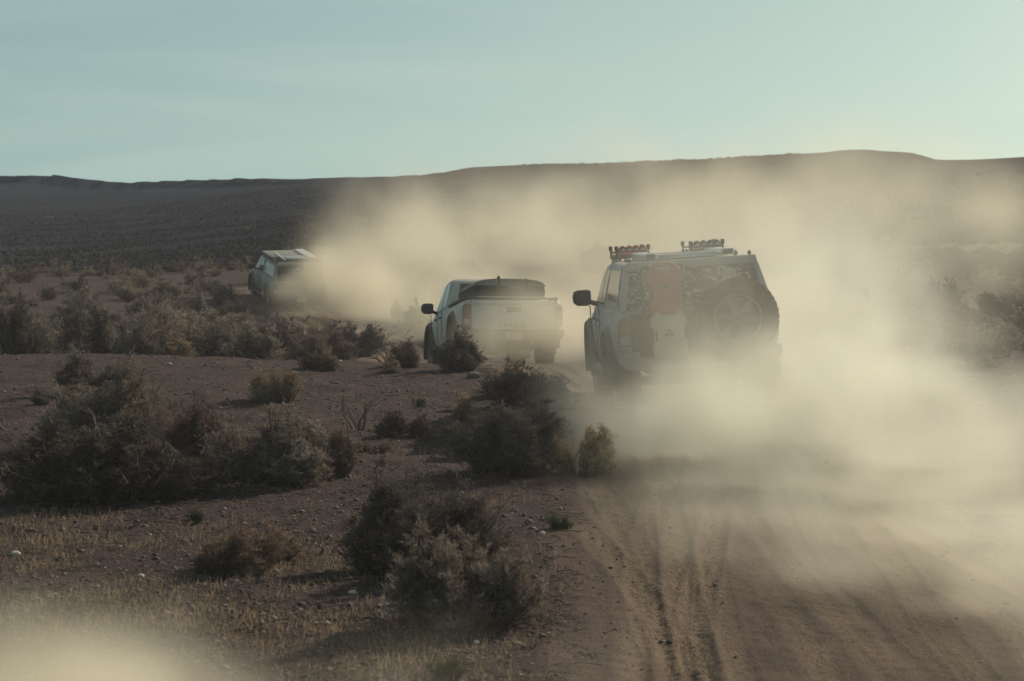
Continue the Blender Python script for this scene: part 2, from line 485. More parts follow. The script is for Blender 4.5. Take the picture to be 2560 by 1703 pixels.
def fan(rw):
    Y = np.repeat(rw[:, None], len(ud), 1)
    X = np.clip(ud[None, :] * np.maximum(Y, 14.0), -9000, 9000)
    return X, Y

def grid_mesh(name, X, Y, Z, mat):
    nr, nc = X.shape
    V = np.stack([X, Y, Z], -1).reshape(-1, 3)
    idx = np.arange(nr * nc).reshape(nr, nc)
    Q = np.stack([idx[:-1, :-1], idx[:-1, 1:], idx[1:, 1:], idx[1:, :-1]], -1).reshape(-1, 4)
    return mesh_np(name, V, Q, mat, True)

split = int(np.searchsorted(rows, 260))
X, Y = fan(rows[:split + 1])
Z = height(X, Y)
s_ = np.abs(X - road_x(Y))
Z = Z + 0.022 * fbm(X / .16, Y / .16, 2) * (1 - smooth(28, 60, Y)) - 0.07 * (1 - smooth(1.55, 1.85, s_)) * (1 - smooth(84, 88, Y))
go = link('ground', grid_mesh('ground', X, Y, Z, M['ground'])); tag(go, kind='structure')
X, Y = fan(rows[split:])
ho = link('hills', grid_mesh('hills', X, Y, height(X, Y), M['hills'])); tag(ho, kind='structure')

# dirt road: ribbon with ruts and tyre tread
TRACKS = [(-.86, .10, 19, .15, .045, 1), (.74, .10, 20, .6, .045, 1)]
_tr = random.Random(5)
for _ in range(13): TRACKS.append((_tr.uniform(-1.4, 1.5), _tr.uniform(.08, .42), _tr.uniform(10, 26), _tr.uniform(0, 6.28), _tr.uniform(.012, .034), _tr.random() < .7))
ry = np.concatenate([np.linspace(-60, 10, 60)[:-1], np.linspace(10, 24, 620)[:-1], np.linspace(24, 45, 300)[:-1], np.linspace(45, 89, 180)])
rs = np.linspace(-2.3, 2.3, 230)
S_, Yr = np.meshgrid(rs, ry)
Xr = S_ + road_x(Yr)
Zr = height(Xr, Yr)
rut = np.zeros_like(Zr)
for a, amp, wl_, ph, dep, tread in TRACKS:
    c = a + amp * np.sin(Yr / wl_ * 2 * math.pi + ph) + .05 * fbm(Yr / 3 + a * 9, Yr * 0 + a, 2)
    dd = S_ - c
    w = np.exp(-(dd / .10) ** 4)
    berm = np.exp(-((np.abs(dd) - .135) / .022) ** 2)
    fade = 0.6 + 0.8 * (fbm(Yr / 4 + a * 31, Yr * 0, 2) + .3)
    fade = np.clip(fade, 0.1, 1.3)
    Zr = Zr + fade * dep * (-w + .8 * berm) * (.30 - .20 * smooth(26, 50, Yr))
    rut = np.maximum(rut, np.clip(fade, 0, 1) * w)
    if tread:
        lug = np.sign(np.sin((Yr + np.abs(dd) * .8) / .075 * 2 * math.pi)) * .006 * fade
        Zr = Zr + lug * w * (1 - smooth(24, 30, Yr))
Zr = Zr + .012 * fbm(Xr / .35, Yr / .5, 4) + .006 * fbm(Xr / .05, Yr / .6, 2) + .012 * fbm(Xr / .09, Yr / .09, 2) * (1 - smooth(24, 40, Yr))
edge_n = 1.85 - .55 * smooth(46, 60, Yr) + .35 * fbm(Yr / 1.3, S_ * 0 + np.sign(S_) * 4, 3)
ve = smooth(edge_n - .55, edge_n, np.abs(S_))
Zr = Zr - .13 * smooth(edge_n - .1, edge_n + .35, np.abs(S_)) + 0.004
me = grid_mesh('dirt_road', Xr, Yr, Zr, M['road'])
for nm, arr in (('rut', rut), ('verge', ve)):
    at_ = me.attributes.new(nm, 'FLOAT', 'POINT'); at_.data.foreach_set('value', arr.ravel().astype(np.float32))
ro = link('dirt_road', me); tag(ro, kind='structure')

# ------------------------------------------------------------------ vehicles
# local axes: +Y forward, +X right, Z up; origin on the ground under the rear axle
def bool_cut(ob, cutters):
    """cut the wheel wells out of a body mesh"""
    for c in cutters:
        md = ob.modifiers.new('cut', 'BOOLEAN'); md.operation = 'DIFFERENCE'; md.object = c; md.solver = 'EXACT'
    dg = bpy.context.evaluated_depsgraph_get()
    me = bpy.data.meshes.new_from_object(ob.evaluated_get(dg))
    ob.modifiers.clear()
    old = ob.data; ob.data = me; bpy.data.meshes.remove(old)
    for c in cutters:
        cm_ = c.data; bpy.data.objects.remove(c); bpy.data.meshes.remove(cm_)
    for p in me.polygons: p.use_smooth = True
    me.set_sharp_from_angle(angle=R(30))

def rrect(y0, y1, hw, z, r, k=5):
    """rounded rectangle ring in plan"""
    pts = []
    for cx, cyy, a0 in ((hw - r, y1 - r, 0), (-hw + r, y1 - r, 90), (-hw + r, y0 + r, 180), (hw - r, y0 + r, 270)):
        for i in range(k):
            a = R(a0 + 90 * i / (k - 1)); pts.append((cx + r * math.cos(a), cyy + r * math.sin(a), z))
    return pts

def text_mesh(txt, size, depth, mat, name, parent, M4, spacing=1.0):
    """flat lettering turned into a mesh, placed by a local matrix"""
    cu = bpy.data.curves.new(name, 'FONT'); cu.body = txt; cu.size = size; cu.extrude = depth
    cu.align_x = 'CENTER'; cu.align_y = 'CENTER'; cu.space_character = spacing
    tmp = bpy.data.objects.new(name, cu); COL.objects.link(tmp)
    dg = bpy.context.evaluated_depsgraph_get()
    me = bpy.data.meshes.new_from_object(tmp.evaluated_get(dg))
    bpy.data.objects.remove(tmp)
    me.materials.clear(); me.materials.append(mat)
    o = link(name, me, parent); o.matrix_local = M4
    return o

def rear_matrix(x, y, z, tilt=0.0):
    """text lies in XY facing +Z; turn it upright facing the rear (-Y)"""
    return Matrix.Translation((x, y, z)) @ Matrix.Rotation(R(90) - tilt, 4, 'X')

_TY = {}
def wheel_meshes(r, w, lugs):
    k = (r, w, lugs)
    if k in _TY: return _TY[k]
    t = MB(); hw = w / 2; ri = r * .60
    t.lathe([(-hw * .78, ri), (-hw * .95, ri * 1.1), (-hw, r * .82), (-hw * .93, r * .93), (-hw * .78, r * .968), (hw * .78, r * .968), (hw * .93, r * .93), (hw, r * .82), (hw * .95, ri * 1.1), (hw * .78, ri)], 44)
    for i in range(lugs):
        a = 2 * math.pi * i / lugs
        for sx, off in ((-1, 0), (1, .5)):
            b = a + off * 2 * math.pi / lugs
            c = (sx * hw * .62, math.cos(b) * r * .978, math.sin(b) * r * .978)
            t.box(c, (hw * .72, r * 2 * math.pi / lugs * .66, r * .036), (b - math.pi / 2, 0, 0))
            t.box((sx * hw * .97, math.cos(b) * r * .93, math.sin(b) * r * .93), (hw * .08, r * 2 * math.pi / lugs * .45, r * .07), (b - math.pi / 2, 0, 0))
        t.box((0, math.cos(a + .06) * r * .976, math.sin(a + .06) * r * .976), (hw * .42, r * 2 * math.pi / lugs * .5, r * .045), (a + .06 - math.pi / 2, 0, 0.3))
    tyre = t.mesh('tyre', M['rubber'])
    m = MB()
    for sx in (-1,):
        m.lathe([(sx * hw * .80, ri * 1.02), (sx * hw * .86, ri * .99), (sx * hw * .80, ri * .90), (sx * hw * .2, ri * .86), (sx * hw * .2, ri * 1.0)], 36)
        m.lathe([(sx * hw * .62, ri * .30), (sx * hw * .66, ri * .24), (sx * hw * .66, .01), (sx * hw * .2, .01), (sx * hw * .2, ri * .30)], 24)
        for i in range(6):
            a = 2 * math.pi * i / 6 + .2
            m.box((sx * hw * .50, math.cos(a) * ri * .58, math.sin(a) * ri * .58), (hw * .22, ri * .66, ri * .24), (a, 0, 0))
        for i in range(6):
            a = 2 * math.pi * i / 6 - .3
            m.lathe([(sx * hw * .72, .001), (sx * hw * .72, .012), (sx * hw * .6, .012), (sx * hw * .6, .001)], 8, c=(0, math.cos(a) * ri * .19, math.sin(a) * ri * .19))
        m.lathe([(sx * hw * .15, .01), (sx * hw * .12, ri * .9), (sx * hw * .05, ri * .9), (sx * hw * .05, .01)], 24)
    rim = m.mesh('rim', M['rim'], 0.0)
    _TY[k] = (tyre, rim); return _TY[k]

def wheel(parent, loc, r=.42, w=.28, lugs=36, rot=(0, 0, 0), name='wheel', tyre_mat=None):
    e = empty(name, loc, parent); e.rotation_euler = rot
    ty, rm = wheel_meshes(r, w, lugs)
    to = link('tyre', ty, e); link('rim', rm, e)
    if tyre_mat:
        to.material_slots[0].link = 'OBJECT'; to.material_slots[0].material = tyre_mat
    return e

def pickup(name, paint, P):
    """a crew-cab pickup: body, cab, glazing, flares, wheels, mirrors, lamps"""
    root = empty(name)
    L = P.get('lift', 0.0); zr = P['rail']; zb = P['belt']; zroof = P['roof']; wr = P.get('wr', .41)
    st = [(-1.17, .895, zr, .66 + L), (-1.14, .925, zr, .60 + L), (-.7, .94, zr, .52 + L), (0, .945, zr, .50 + L), (.7, .945, zr, .50 + L), (1.28, .94, zr, .48 + L), (1.31, .925, zr - .02, .48 + L), (1.34, .94, zb, .46 + L), (2.2, .945, zb, .46 + L), (2.95, .94, zb - .01, .46 + L), (3.15, .935, zb - .05, .48 + L), (3.6, .925, zb - .09, .50 + L), (3.95, .90, zb - .13, .50 + L), (4.18, .83, zb - .20, .52 + L), (4.26, .72, zb - .28, .60 + L)]
    rings = []
    for y, hw, zt, zbm in st:
        h = zt - zbm
        half = [(.72 * hw, zbm), (.93 * hw, zbm + .04), (.975 * hw, zbm + .14), (.99 * hw, zbm + h * .40), (1.0 * hw, zbm + h * .62), (.995 * hw, zbm + h * .74), (.97 * hw, zbm + h * .80), (.955 * hw, zbm + h * .93), (.935 * hw, zt - .012), (.90 * hw, zt), (.5 * hw, zt + .004)]
        rings.append([(x, y, z) for x, z in half] + [(-x, y, z) for x, z in reversed(half)])
    mb = MB(); mb.loft(rings)
    body = mb.build('body', paint, root, smooth=30)
    cut = []
    for yy in (0.0, 3.22):
        for sx in (-1, 1):
            c = MB(); n = 36
            for xs in (.56, 1.2): pass
            rg = [[(sx * xs, yy + math.cos(2 * math.pi * k / n) * (wr + .10), wr + .03 + L * .6 + math.sin(2 * math.pi * k / n) * (wr + .10)) for k in range(n)] for xs in (.55, 1.3)]
            c.loft(rg); cut.append(c.build('cutter', M['plastic']))
    bool_cut(body, cut)
    # cab
    lv = [(zb - .03, 1.36, 3.20, .865, .10), (zb + .05, 1.37, 3.08, .858, .10), (zb + .24, 1.40, 2.82, .815, .11), (zb + .42, 1.44, 2.55, .765, .13), (zroof - .07, 1.47, 2.40, .735, .15), (zroof - .025, 1.53, 2.30, .69, .17), (zroof, 1.66, 2.14, .58, .18), (zroof + .012, 1.78, 1.98, .32, .10)]
    mb = MB(); mb.loft([rrect(a, b, hw, z, r) for z, a, b, hw, r in lv])
    mb.build('cab', paint, root, smooth=40)
    zs = [q[0] for q in lv]; hws = [q[3] for q in lv]
    sx_at = lambda z: float(np.interp(z, zs, hws))
    ztop = zroof - .10; zlo = zb + .055
    def side_pane(sg, ylo0, ylo1, yhi0, yhi1, zl, zh):
        m = MB(); rg = []
        for off in (.007, -.004):
            r = []
            for i in range(5):
                t = i / 4; z = zl + (zh - zl) * t
                r.append((sg * (sx_at(z) + off), ylo0 + (yhi0 - ylo0) * t, z))
            for i in range(4, -1, -1):
                t = i / 4; z = zl + (zh - zl) * t
                r.append((sg * (sx_at(z) + off), ylo1 + (yhi1 - ylo1) * t, z))
            rg.append(r)
        m.loft(rg)
        return m.build('side_window', M['glass'], root, smooth=50)
    for sg in (-1, 1):
        side_pane(sg, 2.10, 2.86, 2.06, 2.37, zlo, ztop)
        side_pane(sg, 1.50, 2.02, 1.55, 1.98, zlo, ztop)
        # seams and handles
        for y0, y1 in ((1.46, 1.44), (2.08, 2.05), (3.02, 3.0)):
            m = MB(); m.box((sg * .944, (y0 + y1) / 2, (zb + .55 + L) / 2 + .02), (.012, .014, zb - .55 - L)); m.build('door_seam', M['plastic'], root)
        for yh in (1.62, 2.22):
            m = MB(); m.box((sg * .958, yh, zb - .13), (.035, .19, .035)); m.build('door_handle', M['plastic'] if P.get('dark_handle', True) else paint, root, .012)
        # mirror
        mm = MB(); ring = []
        for yy_, k in ((-.055, .80), (-.04, .97), (.03, 1.0), (.09, .80), (.11, .45)):
            ring.append([(sg * (1.06 + a * k), 2.68 + yy_, zb + .125 + b * k) for a, b in ((-.115, -.085), (-.06, -.105), (.06, -.10), (.115, -.06), (.125, .02), (.105, .085), (.05, .105), (-.08, .105), (-.118, .085))])
        mm.loft(ring); mm.tube([(sg * .84, 2.70, zb + .03), (sg * .91, 2.69, zb + .05), (sg * .97, 2.68, zb + .075)], [.035, .032, .03], 8)
        mo = mm.build('side_mirror', M['plastic'], root, smooth=50)
        g = MB(); g.prism([(sg * (1.06 + a * .74), zb + .125 + b * .74) for a, b in ((-.115, -.085), (.06, -.10), (.115, -.06), (.105, .085), (.05, .10), (-.115, .09))], 2.62, 2.615); g.build('mirror_glass', M['glass'], mo)
        # flares
        for yy in (0.0, 3.22):
            m = MB(); rg = []
            for k in range(19):
                a = R(-14 + 208 * k / 18); zc_ = wr + .03 + L * .6
                r0, r1 = wr + .085, wr + .165
                pt = lambda r_, x_: (sg * x_, yy + math.cos(a) * r_, zc_ + math.sin(a) * r_)
                rg.append([pt(r0, .90), pt(r0, P.get('flare', .985)), pt(r0 + .03, P.get('flare', .985) + .01), pt(r1, .955), pt(r1, .90)])
            m.loft(rg); m.build('fender_flare', M['plastic'] if P.get('dark_flare', True) else paint, root, smooth=50)
            e = wheel(root, (sg * .80, yy, wr), wr, .27, 34); e.rotation_euler = (0.3 * yy, 0, 0 if sg < 0 else math.pi)
        # tail lamp
        m = MB(); zl0, zl1 = P['lamp']
        m.prism([(sg * .775, zl0), (sg * .915, zl0 + .01), (sg * .925, zl1 - .08), (sg * .90, zl1), (sg * .80, zl1 + .005), (sg * .775, zl1 - .03)], -1.205, -1.10)
        tl = m.build('tail_lamp', M['red_lens'], root, .012)
        m = MB(); m.prism([(sg * .79, zl0 + .02), (sg * .905, zl0 + .02), (sg * .905, zl0 + .12), (sg * .79, zl0 + .12)], -1.214, -1.20); m.build('reversing_lens', M['clear_lens'], tl, .006)
    m = MB()
    for t in range(2): pass
    zlw, zhw = zb + .06, zroof - .11
    def front_y(z): return float(np.interp(z, zs, [q[2] for q in lv]))
    def rear_y(z): return float(np.interp(z, zs, [q[1] for q in lv]))
    m.loft([[(-.70, front_y(zlw) + .006, zlw), (.70, front_y(zlw) + .006, zlw), (.58, front_y(zhw) + .006, zhw), (-.58, front_y(zhw) + .006, zhw)], [(-.70, front_y(zlw) - .02, zlw), (.70, front_y(zlw) - .02, zlw), (.58, front_y(zhw) - .02, zhw), (-.58, front_y(zhw) - .02, zhw)]])
    m.build('windscreen', M['glass'], root)
    m = MB(); m.loft([[(-.66, rear_y(zlw) - .006, zlw), (.66, rear_y(zlw) - .006, zlw), (.58, rear_y(zhw) - .006, zhw), (-.58, rear_y(zhw) - .006, zhw)], [(-.66, rear_y(zlw) + .02, zlw), (.66, rear_y(zlw) + .02, zlw), (.58, rear_y(zhw) + .02, zhw), (-.58, rear_y(zhw) + .02, zhw)]])
    m.build('rear_window', M['glass'], root)
    # tailgate
    m = MB(); tg0, tg1 = P['gate']
    m.loft([[(x, y, z) for x, z in ((-.76, tg0), (.76, tg0), (.76, tg1), (-.76, tg1))] for y in (-1.225, -1.15)])
    tg = m.build('tailgate', P.get('gate_mat', paint), root, .018)
    m = MB(); m.box((0, -1.236, tg1 - .05), (1.44, .03, .055)); m.build('gate_spoiler', P.get('gate_mat', paint), tg, .012)
    # bumper with steps and a towing hitch
    m = MB(); bz = P['bumper']
    m.prism([(-.93, bz - .02), (-.86, bz - .10), (-.40, bz - .12), (.40, bz - .12), (.86, bz - .10), (.93, bz - .02), (.92, bz + .09), (.5, bz + .10), (.42, bz + .05), (-.42, bz + .05), (-.5, bz + .10), (-.92, bz + .09)], -1.34, -1.12)
    bp = m.build('bumper', P.get('bumper_mat', M['plastic']), root, .02)
    m = MB(); m.box((0, -1.30, bz - .17), (.09, .16, .09)); m.build('hitch_receiver', M['plastic'], bp, .008)
    m = MB(); m.box((0, -1.345, bz - .035), (.31, .012, .155)); m.build('license_plate', M['plate'], root, .004)
    # chassis and axle seen under the bumper
    m = MB(); m.box((0, 1.5, .48 + L), (1.0, 5.0, .16)); m.tube([(-.75, 0, wr), (.75, 0, wr)], .06, 10); m.lathe([(-.14, .02), (-.10, .13), (.10, .13), (.14, .02)], 16, c=(.05, 0, wr))
    m.tube([(.45, .5, .46 + L), (.5, -.7, .44 + L), (.62, -1.15, .44 + L)], .035, 8)
    m.build('underbody', M['plastic'], root)
    for sg in (-1, 1):
        m = MB(); m.box((sg * .78, -.56, .42), (.28, .012, .36)); m.build('mud_flap', M['plastic'], root, .004)
        m = MB(); m.tube([(sg * .93, .62, .42 + L), (sg * .93, 2.58, .42 + L)], .045, 10); m.build('rock_slider', M['plastic'], root)
    return root

def canopy(root, P, paint, side_seam=True):
    """hard canopy over the bed, hatch sloping forward"""
    zr, zt = P['rail'], P['canopy']
    lv = [(zr - .01, -1.14, 1.30, .865, .05), (zr + .03, -1.13, 1.30, .862, .05), ((zr + zt) / 2, -.98, 1.29, .82, .07), (zt - .05, -.82, 1.28, .765, .09), (zt - .01, -.79, 1.27, .745, .09), (zt + .01, -.72, 1.22, .68, .09)]
    m = MB(); m.loft([rrect(a, b, hw, z, r) for z, a, b, hw, r in lv])
    sh = m.build('canopy_shell', paint, root, smooth=40)
    h = zt - zr
    def hatch_y(t): return -1.135 + t * .33
    # hatch panel
    m = MB()
    q = [(-.80, .03), (.80, .03), (.705, .86), (-.705, .86)]
    m.loft([[(x, hatch_y(t) - o, zr + t * h) for x, t in q] for o in (.022, -.01)])
    ha = m.build('rear_hatch', P['hatch_mat'], root, .008)
    # roof lip above the hatch
    m = MB()
    m.loft([[(x, y, z) for x, z in ((-.765, zt - .085), (.765, zt - .085), (.75, zt + .012), (-.75, zt + .012))] for y in (-.915, -.78)])
    m.build('hatch_lip', paint, root, .02)
    for sg in (-1, 1):
        # corner post beside the hatch
        m = MB(); m.loft([[(sg * .875, -1.155, zr), (sg * .805, -1.165, zr), (sg * .805, -1.10, zr), (sg * .875, -1.09, zr)], [(sg * .775, -.86, zt - .07), (sg * .712, -.872, zt - .07), (sg * .712, -.80, zt - .07), (sg * .775, -.80, zt - .07)]])
        m.build('corner_post', paint, root, .012)
        # side window of the canopy, rounded
        m = MB(); rg = []
        for o in (.006, -.01):
            r = []
            for yy, t in ((-.62, .18), (-.70, .30), (-.58, .76), (-.48, .85), (.98, .85), (1.06, .76), (1.08, .30), (1.0, .18)):
                z = zr + t * h; hw = float(np.interp(z, [a[0] for a in lv], [a[3] for a in lv]))
                r.append((sg * (hw + o), yy, z))
            rg.append(r)
        m.loft(rg); m.build('canopy_window', M['glass'] if P.get('canopy_glass', True) else paint, root)
        if side_seam:
            m = MB(); pts = []
            for k in range(13):
                t = .10 + .82 * k / 12; z = zr + t * h; hw = float(np.interp(z, [a[0] for a in lv], [a[3] for a in lv]))
                pts.append((sg * (hw + .004), -.78 + .26 * math.sin(t * 3.0) * .4 + t * .18, z))
            m.tube(pts, .010, 6); m.build('window_gasket', M['plastic'], root)
    return sh

def container(name, label, mat, w, h, dep, emblem):
    """flat fuel / water container with a notched carrying handle"""
    t = empty(name)
    x0, x1 = -w / 2, w / 2
    out = [(x0 + .05, 0), (x1 - .03, 0), (x1, .05), (x1, h * .36), (x1 - .022, h * .40), (x1 - .022, h * .62), (x1, h * .66), (x1, h - .09), (x1 - .05, h - .015), (x1 - .085, h - .01), (x1 - .115, h - .055), (x0 + .125, h - .055), (x0 + .095, h - .012), (x0 + .06, h - .02), (x0, h - .11), (x0 + .005, h * .66), (x0 + .035, h * .60), (x0 + .035, h * .36), (x0 + .012, h * .30), (x0 + .02, .05)]
    m = MB(); m.prism(out, -dep / 2, dep / 2); m.build('shell', mat, t, .018, seg=3)
    m = MB()
    m.tube([(x0 + .10, 0, h - .06), (x0 + .115, 0, h - .012), (x0 + .15, 0, h + .006), (x1 - .13, 0, h + .006), (x1 - .10, 0, h - .012), (x1 - .09, 0, h - .06)], .017, 8)
    m.build('handle', mat, t)
    m = MB(); m.lathe([(-dep * .25, .001), (-dep * .25, .038), (dep * .2, .038), (dep * .2, .001)], 18, axis='y', c=(x0 + .075, 0, h - .015)) if False else m.tube([(x0 + .03, 0, h - .06), (x0 + .012, 0, h - .005)], .032, 14)
    m.build('cap', M['plastic'], t, .004)
    m = MB()
    # moulded frame on the face and a pour-spout slot
    m.box((x0 + .055, -dep / 2 - .003, h * .47), (.022, .014, h * .22)); m.build('spout', M['dark_print'], t, .004)
    if emblem == 'word':
        m = MB(); m.box((0, -dep / 2 - .004, h * .55), (.105, .006, .030)); m.box((.02, -dep / 2 - .004, h * .55 + .022), (.05, .005, .012)); m.build('emblem', M['dark_print'], t, .002)
    else:
        m = MB()
        for a in (90, 210, 330):
            cx, cz = math.cos(R(a)) * .034, h * .52 + math.sin(R(a)) * .030
            m.prism([(cx + math.cos(R(k * 60)) * .025, cz + math.sin(R(k * 60)) * .021) for k in range(6)], -dep / 2 - .006, -dep / 2 + .004)
        m.build('emblem', M['dark_print'], t)
    m = MB(); m.lathe([(-dep / 2 - .022, .001), (-dep / 2 - .022, .03), (-dep / 2 - .008, .05), (-dep / 2 + .002, .05), (-dep / 2 + .002, .001)], 6, axis='y', c=(.0, 0, h * .80)) if False else m.box((0, -dep / 2 - .004, .05), (w * .62, .012, .025))
    m.build('foot_rib', mat, t, .004)
    return tag(t, label, 'fuel can' if emblem == 'word' else 'water can')

def traction_boards(name, label, mat, highlight):
    """stack of recovery boards on pins: ribbed, with raised hooped ends towards the rear"""
    t = empty(name)
    m = MB(); m.box((0, .5, .02), (.38, 1.12, .035)); m.box((0, .5, .065), (.37, 1.12, .03)); m.build('board', mat, t, .01)
    for k in range(4):
        y = .0 + k * .012; x = -.125 + k * .083
        m = MB(); pts = []
        for i in range(9):
            a = math.pi * i / 8
            pts.append((x + math.cos(a) * .038, -.03 + y * .2, (.082 + math.sin(a) * .055)))
        m.tube(pts, .014, 6); m.box((x, .25, .10), (.055, .55, .05)); m.build('grip_lug', mat, t, .004)
        m = MB(); m.loft([[(x - .030, -.045, .083), (x + .034, -.045, .083), (x + .012, -.045, .118)], [(x - .030, -.032, .083), (x + .034, -.032, .083), (x + .012, -.032, .118)]]); m.build('lug_highlight', highlight, t)  # pale wedge paints a highlight on the lug
    for x in (-.20, .20):
        for y in (.0, .95):
            m = MB(); m.tube([(x, y, .0), (x, y, .12)], .012, 8); m.tube([(x, y, .085), (x, y, .145)], .024, 8); m.build('mounting_pin', M['plastic'], t)
    return tag(t, label, 'recovery boards')

def set_on(o, root_m, loc, rot=(0, 0, 0)):
    """put a loose thing where it is carried, in a vehicle's local frame"""
    o.matrix_world = root_m @ (Matrix.Translation(loc) @ Euler(rot).to_matrix().to_4x4())

def vehicle_matrix(px, py, D, yaw, roll, pitch, back=1.2):
    """rear centre of the vehicle on the ground at pixel (px, py), depth D"""
    p = at(px, py, D)
    m3 = (Matrix.Rotation(R(yaw), 3, 'Z') @ Matrix.Rotation(R(pitch), 3, 'X') @ Matrix.Rotation(R(-roll), 3, 'Y'))
    return Matrix.Translation(p + m3 @ Vector((0, back, 0))) @ m3.to_4x4()

# ---- near pickup with camouflage hatch
PN = dict(lift=.10, rail=1.30, belt=1.27, roof=1.85, wr=.43, gate=(.80, 1.27), lamp=(.90, 1.22), bumper=.74, canopy=1.84, hatch_mat=M['camo'], flare=1.0, bumper_mat=M['paint_far'], gate_mat=M['plastic'])  # tailgate set darker than the body paint
near = pickup('pickup_truck', M['paint'], PN)
canopy(near, PN, M['paint'])
MN = vehicle_matrix(1762, 1052, 27.4, 2.0, 4.0, -1.2)
near.matrix_world = MN
tag(near, 'dusty white pickup with camouflage canopy hatch and rear spare wheel, nearest of the convoy', 'pickup truck', 'pickup trucks of the dusty convoy')
# carrier frame on the rear
m = MB()
m.tube([(-.62, -1.36, .80), (-.62, -1.36, 1.80), (-.16, -1.36, 1.80), (-.16, -1.36, .80)], .022, 8)
m.tube([(.0, -1.38, .84), (.80, -1.38, .84)], .03, 8); m.tube([(.46, -1.38, .84), (.46, -1.38, 1.20)], .035, 8)
m.tube([(-.7, -1.36, .82), (.85, -1.36, .82)], .03, 8)
m.build('swing_out_carrier', M['plastic'], near)
M['rubber_dusty'] = surf_mat('dust_caked_rubber', (0.035, 0.033, 0.030), 0.8, 0.55, dust_col=(0.32, 0.25, 0.17))
wheel(near, (.40, -1.55, 1.16), .465, .30, 40, (0, 0, R(90)), 'spare_wheel', M['rubber_dusty'])
m = MB(); m.lathe([(-1.02, .001), (-1.02, .085), (-.98, .09), (-.98, .001)], 24, axis='y', c=(.42, 0, 1.64)); m.build('work_lamp', M['clear_lens'], near)
# canopy roof: solar panel, bars, tie-down loops
m = MB(); m.box((-.02, .20, 1.893), (.66, 1.45, .035)); sp = m.build('solar_panel', M['solar'], near, .006)
m = MB()
for a, b, s in ((-.35, .20, (.03, 1.49, .05)), (.31, .20, (.03, 1.49, .05)), (-.02, -.53, (.69, .03, .05)), (-.02, .93, (.69, .03, .05))): m.box((a, b, 1.893), s)
m.build('panel_frame', M['whitebar'], sp, .004)
for x in (-.45, .45):
    m = MB(); m.box((x, .12, 1.905), (.145, 1.75, .075)); br = m.build('roof_rail', M['chrome'], near, .014)
    m = MB(); m.box((x, -.762, 1.905), (.115, .02, .055)); m.build('rail_end_cap', M['plastic'], br, .008)
for x, y in ((-.70, -.72), (.70, -.72), (.56, -.5), (-.66, .2), (.70, .5)):
    m = MB(); m.box((x, y, 1.865), (.035, .05, .05)); m.tube([(x, y, 1.86), (x, y, 1.905)], .009, 6); m.build('tie_down', M['plastic'], near)
for x in (-.30, .12):
    for d in (0, .045):
        m = MB(); m.tube([(x + d + math.cos(R(a)) * .022, 1.02, 1.93 + math.sin(R(a)) * .035) for a in range(-30, 220, 25)], .005, 5); m.tube([(x + d, 1.02, 1.84), (x + d, 1.02, 1.90)], .004, 5); m.build('wire_loop', M['chrome'], near)
# cab roof rack
m = MB()
for x in (-.66, .66): m.tube([(x, 1.42, 1.90), (x, 2.45, 1.90)], .022, 8)
for y in (1.45, 1.78, 2.1, 2.42): m.box((0, y, 1.895), (1.32, .06, .03))
for x in (-.64, .64):
    for y in (1.5, 2.35): m.box((x, y, 1.85), (.05, .08, .09))
m.build('cab_roof_rack', M['plastic'], near)
for x in (-.69, .69):
    m = MB(); m.box((x, 1.40, 1.80), (.10, .08, .16)); m.build('rack_foot', M['paint'], near, .02)
c1 = container('fuel_can', 'flat red fuel can strapped high on the near pickup hatch', M['red_can'], .40, .60, .12, 'word'); set_on(c1, MN, (-.385, -1.455, 1.225))
c2 = container('water_can', 'flat tan water can below the red can on the near pickup', M['tan_can'], .40, .54, .13, 'mark'); set_on(c2, MN, (-.37, -1.47, .76))
b1 = traction_boards('traction_boards', 'red recovery boards stacked on the near pickup cab roof', M['red_board'], M['print']); set_on(b1, MN, (-.47, 1.42, 1.895))
b2 = traction_boards('traction_boards', 'grey recovery boards stacked on the near pickup cab roof', M['grey_board'], M['print']); set_on(b2, MN, (.46, 1.42, 1.895))
for b in (b1, b2): b['group'] = 'recovery boards on the near pickup roof'

# ---- middle pickup with folded tent over the bed
PM = dict(lift=.06, rail=1.17, belt=1.16, roof=1.80, wr=.41, gate=(.63, 1.165), lamp=(.70, 1.10), bumper=.55, flare=.99, dark_handle=True)
midt = pickup('pickup_truck', M['paint_grey'], PM)
MM = vehicle_matrix(1282, 912, 43.6, 9.5, -1.2, -6.8)
midt.matrix_world = MM
tag(midt, 'pale grey pickup with stamped tailgate and tent over its bed, middle of the convoy', 'pickup truck', 'pickup trucks of the dusty convoy')
tgm = [c for c in midt.children if c.name.startswith('tailgate')][0]
text_mesh('TACOMA', .085, .003, M['dark_print'], 'lettering', tgm, rear_matrix(0.02, -1.2265, .715), 2.1)
text_mesh('TRD', .03, .002, M['dark_print'], 'badge', tgm, rear_matrix(.62, -1.2265, .79), 1.0)
m = MB(); m.box((0.02, -1.232, 1.0), (.27, .02, .10)); m.build('tailgate_handle', M['plastic'], tgm, .012)
m = MB(); m.box((0, .06, 1.165), (1.5, 2.3, .03)); m.build('bed_shade_sheet', M['plastic'], midt)  # black sheet stands in for the shade inside the open bed
m = MB()
for x in (-.83, .83):
    m.box((x, .05, 1.225), (.06, 2.2, .05))
    for y in (-.95, .05, 1.05): m.box((x, y, 1.19), (.05, .06, .09))
for y in (-1.05, -.3, .5, 1.15): m.box((0, y, 1.222), (1.70, .06, .035))
m.build('bed_rack', M['plastic'], midt, .006)
tent = empty('roof_tent')
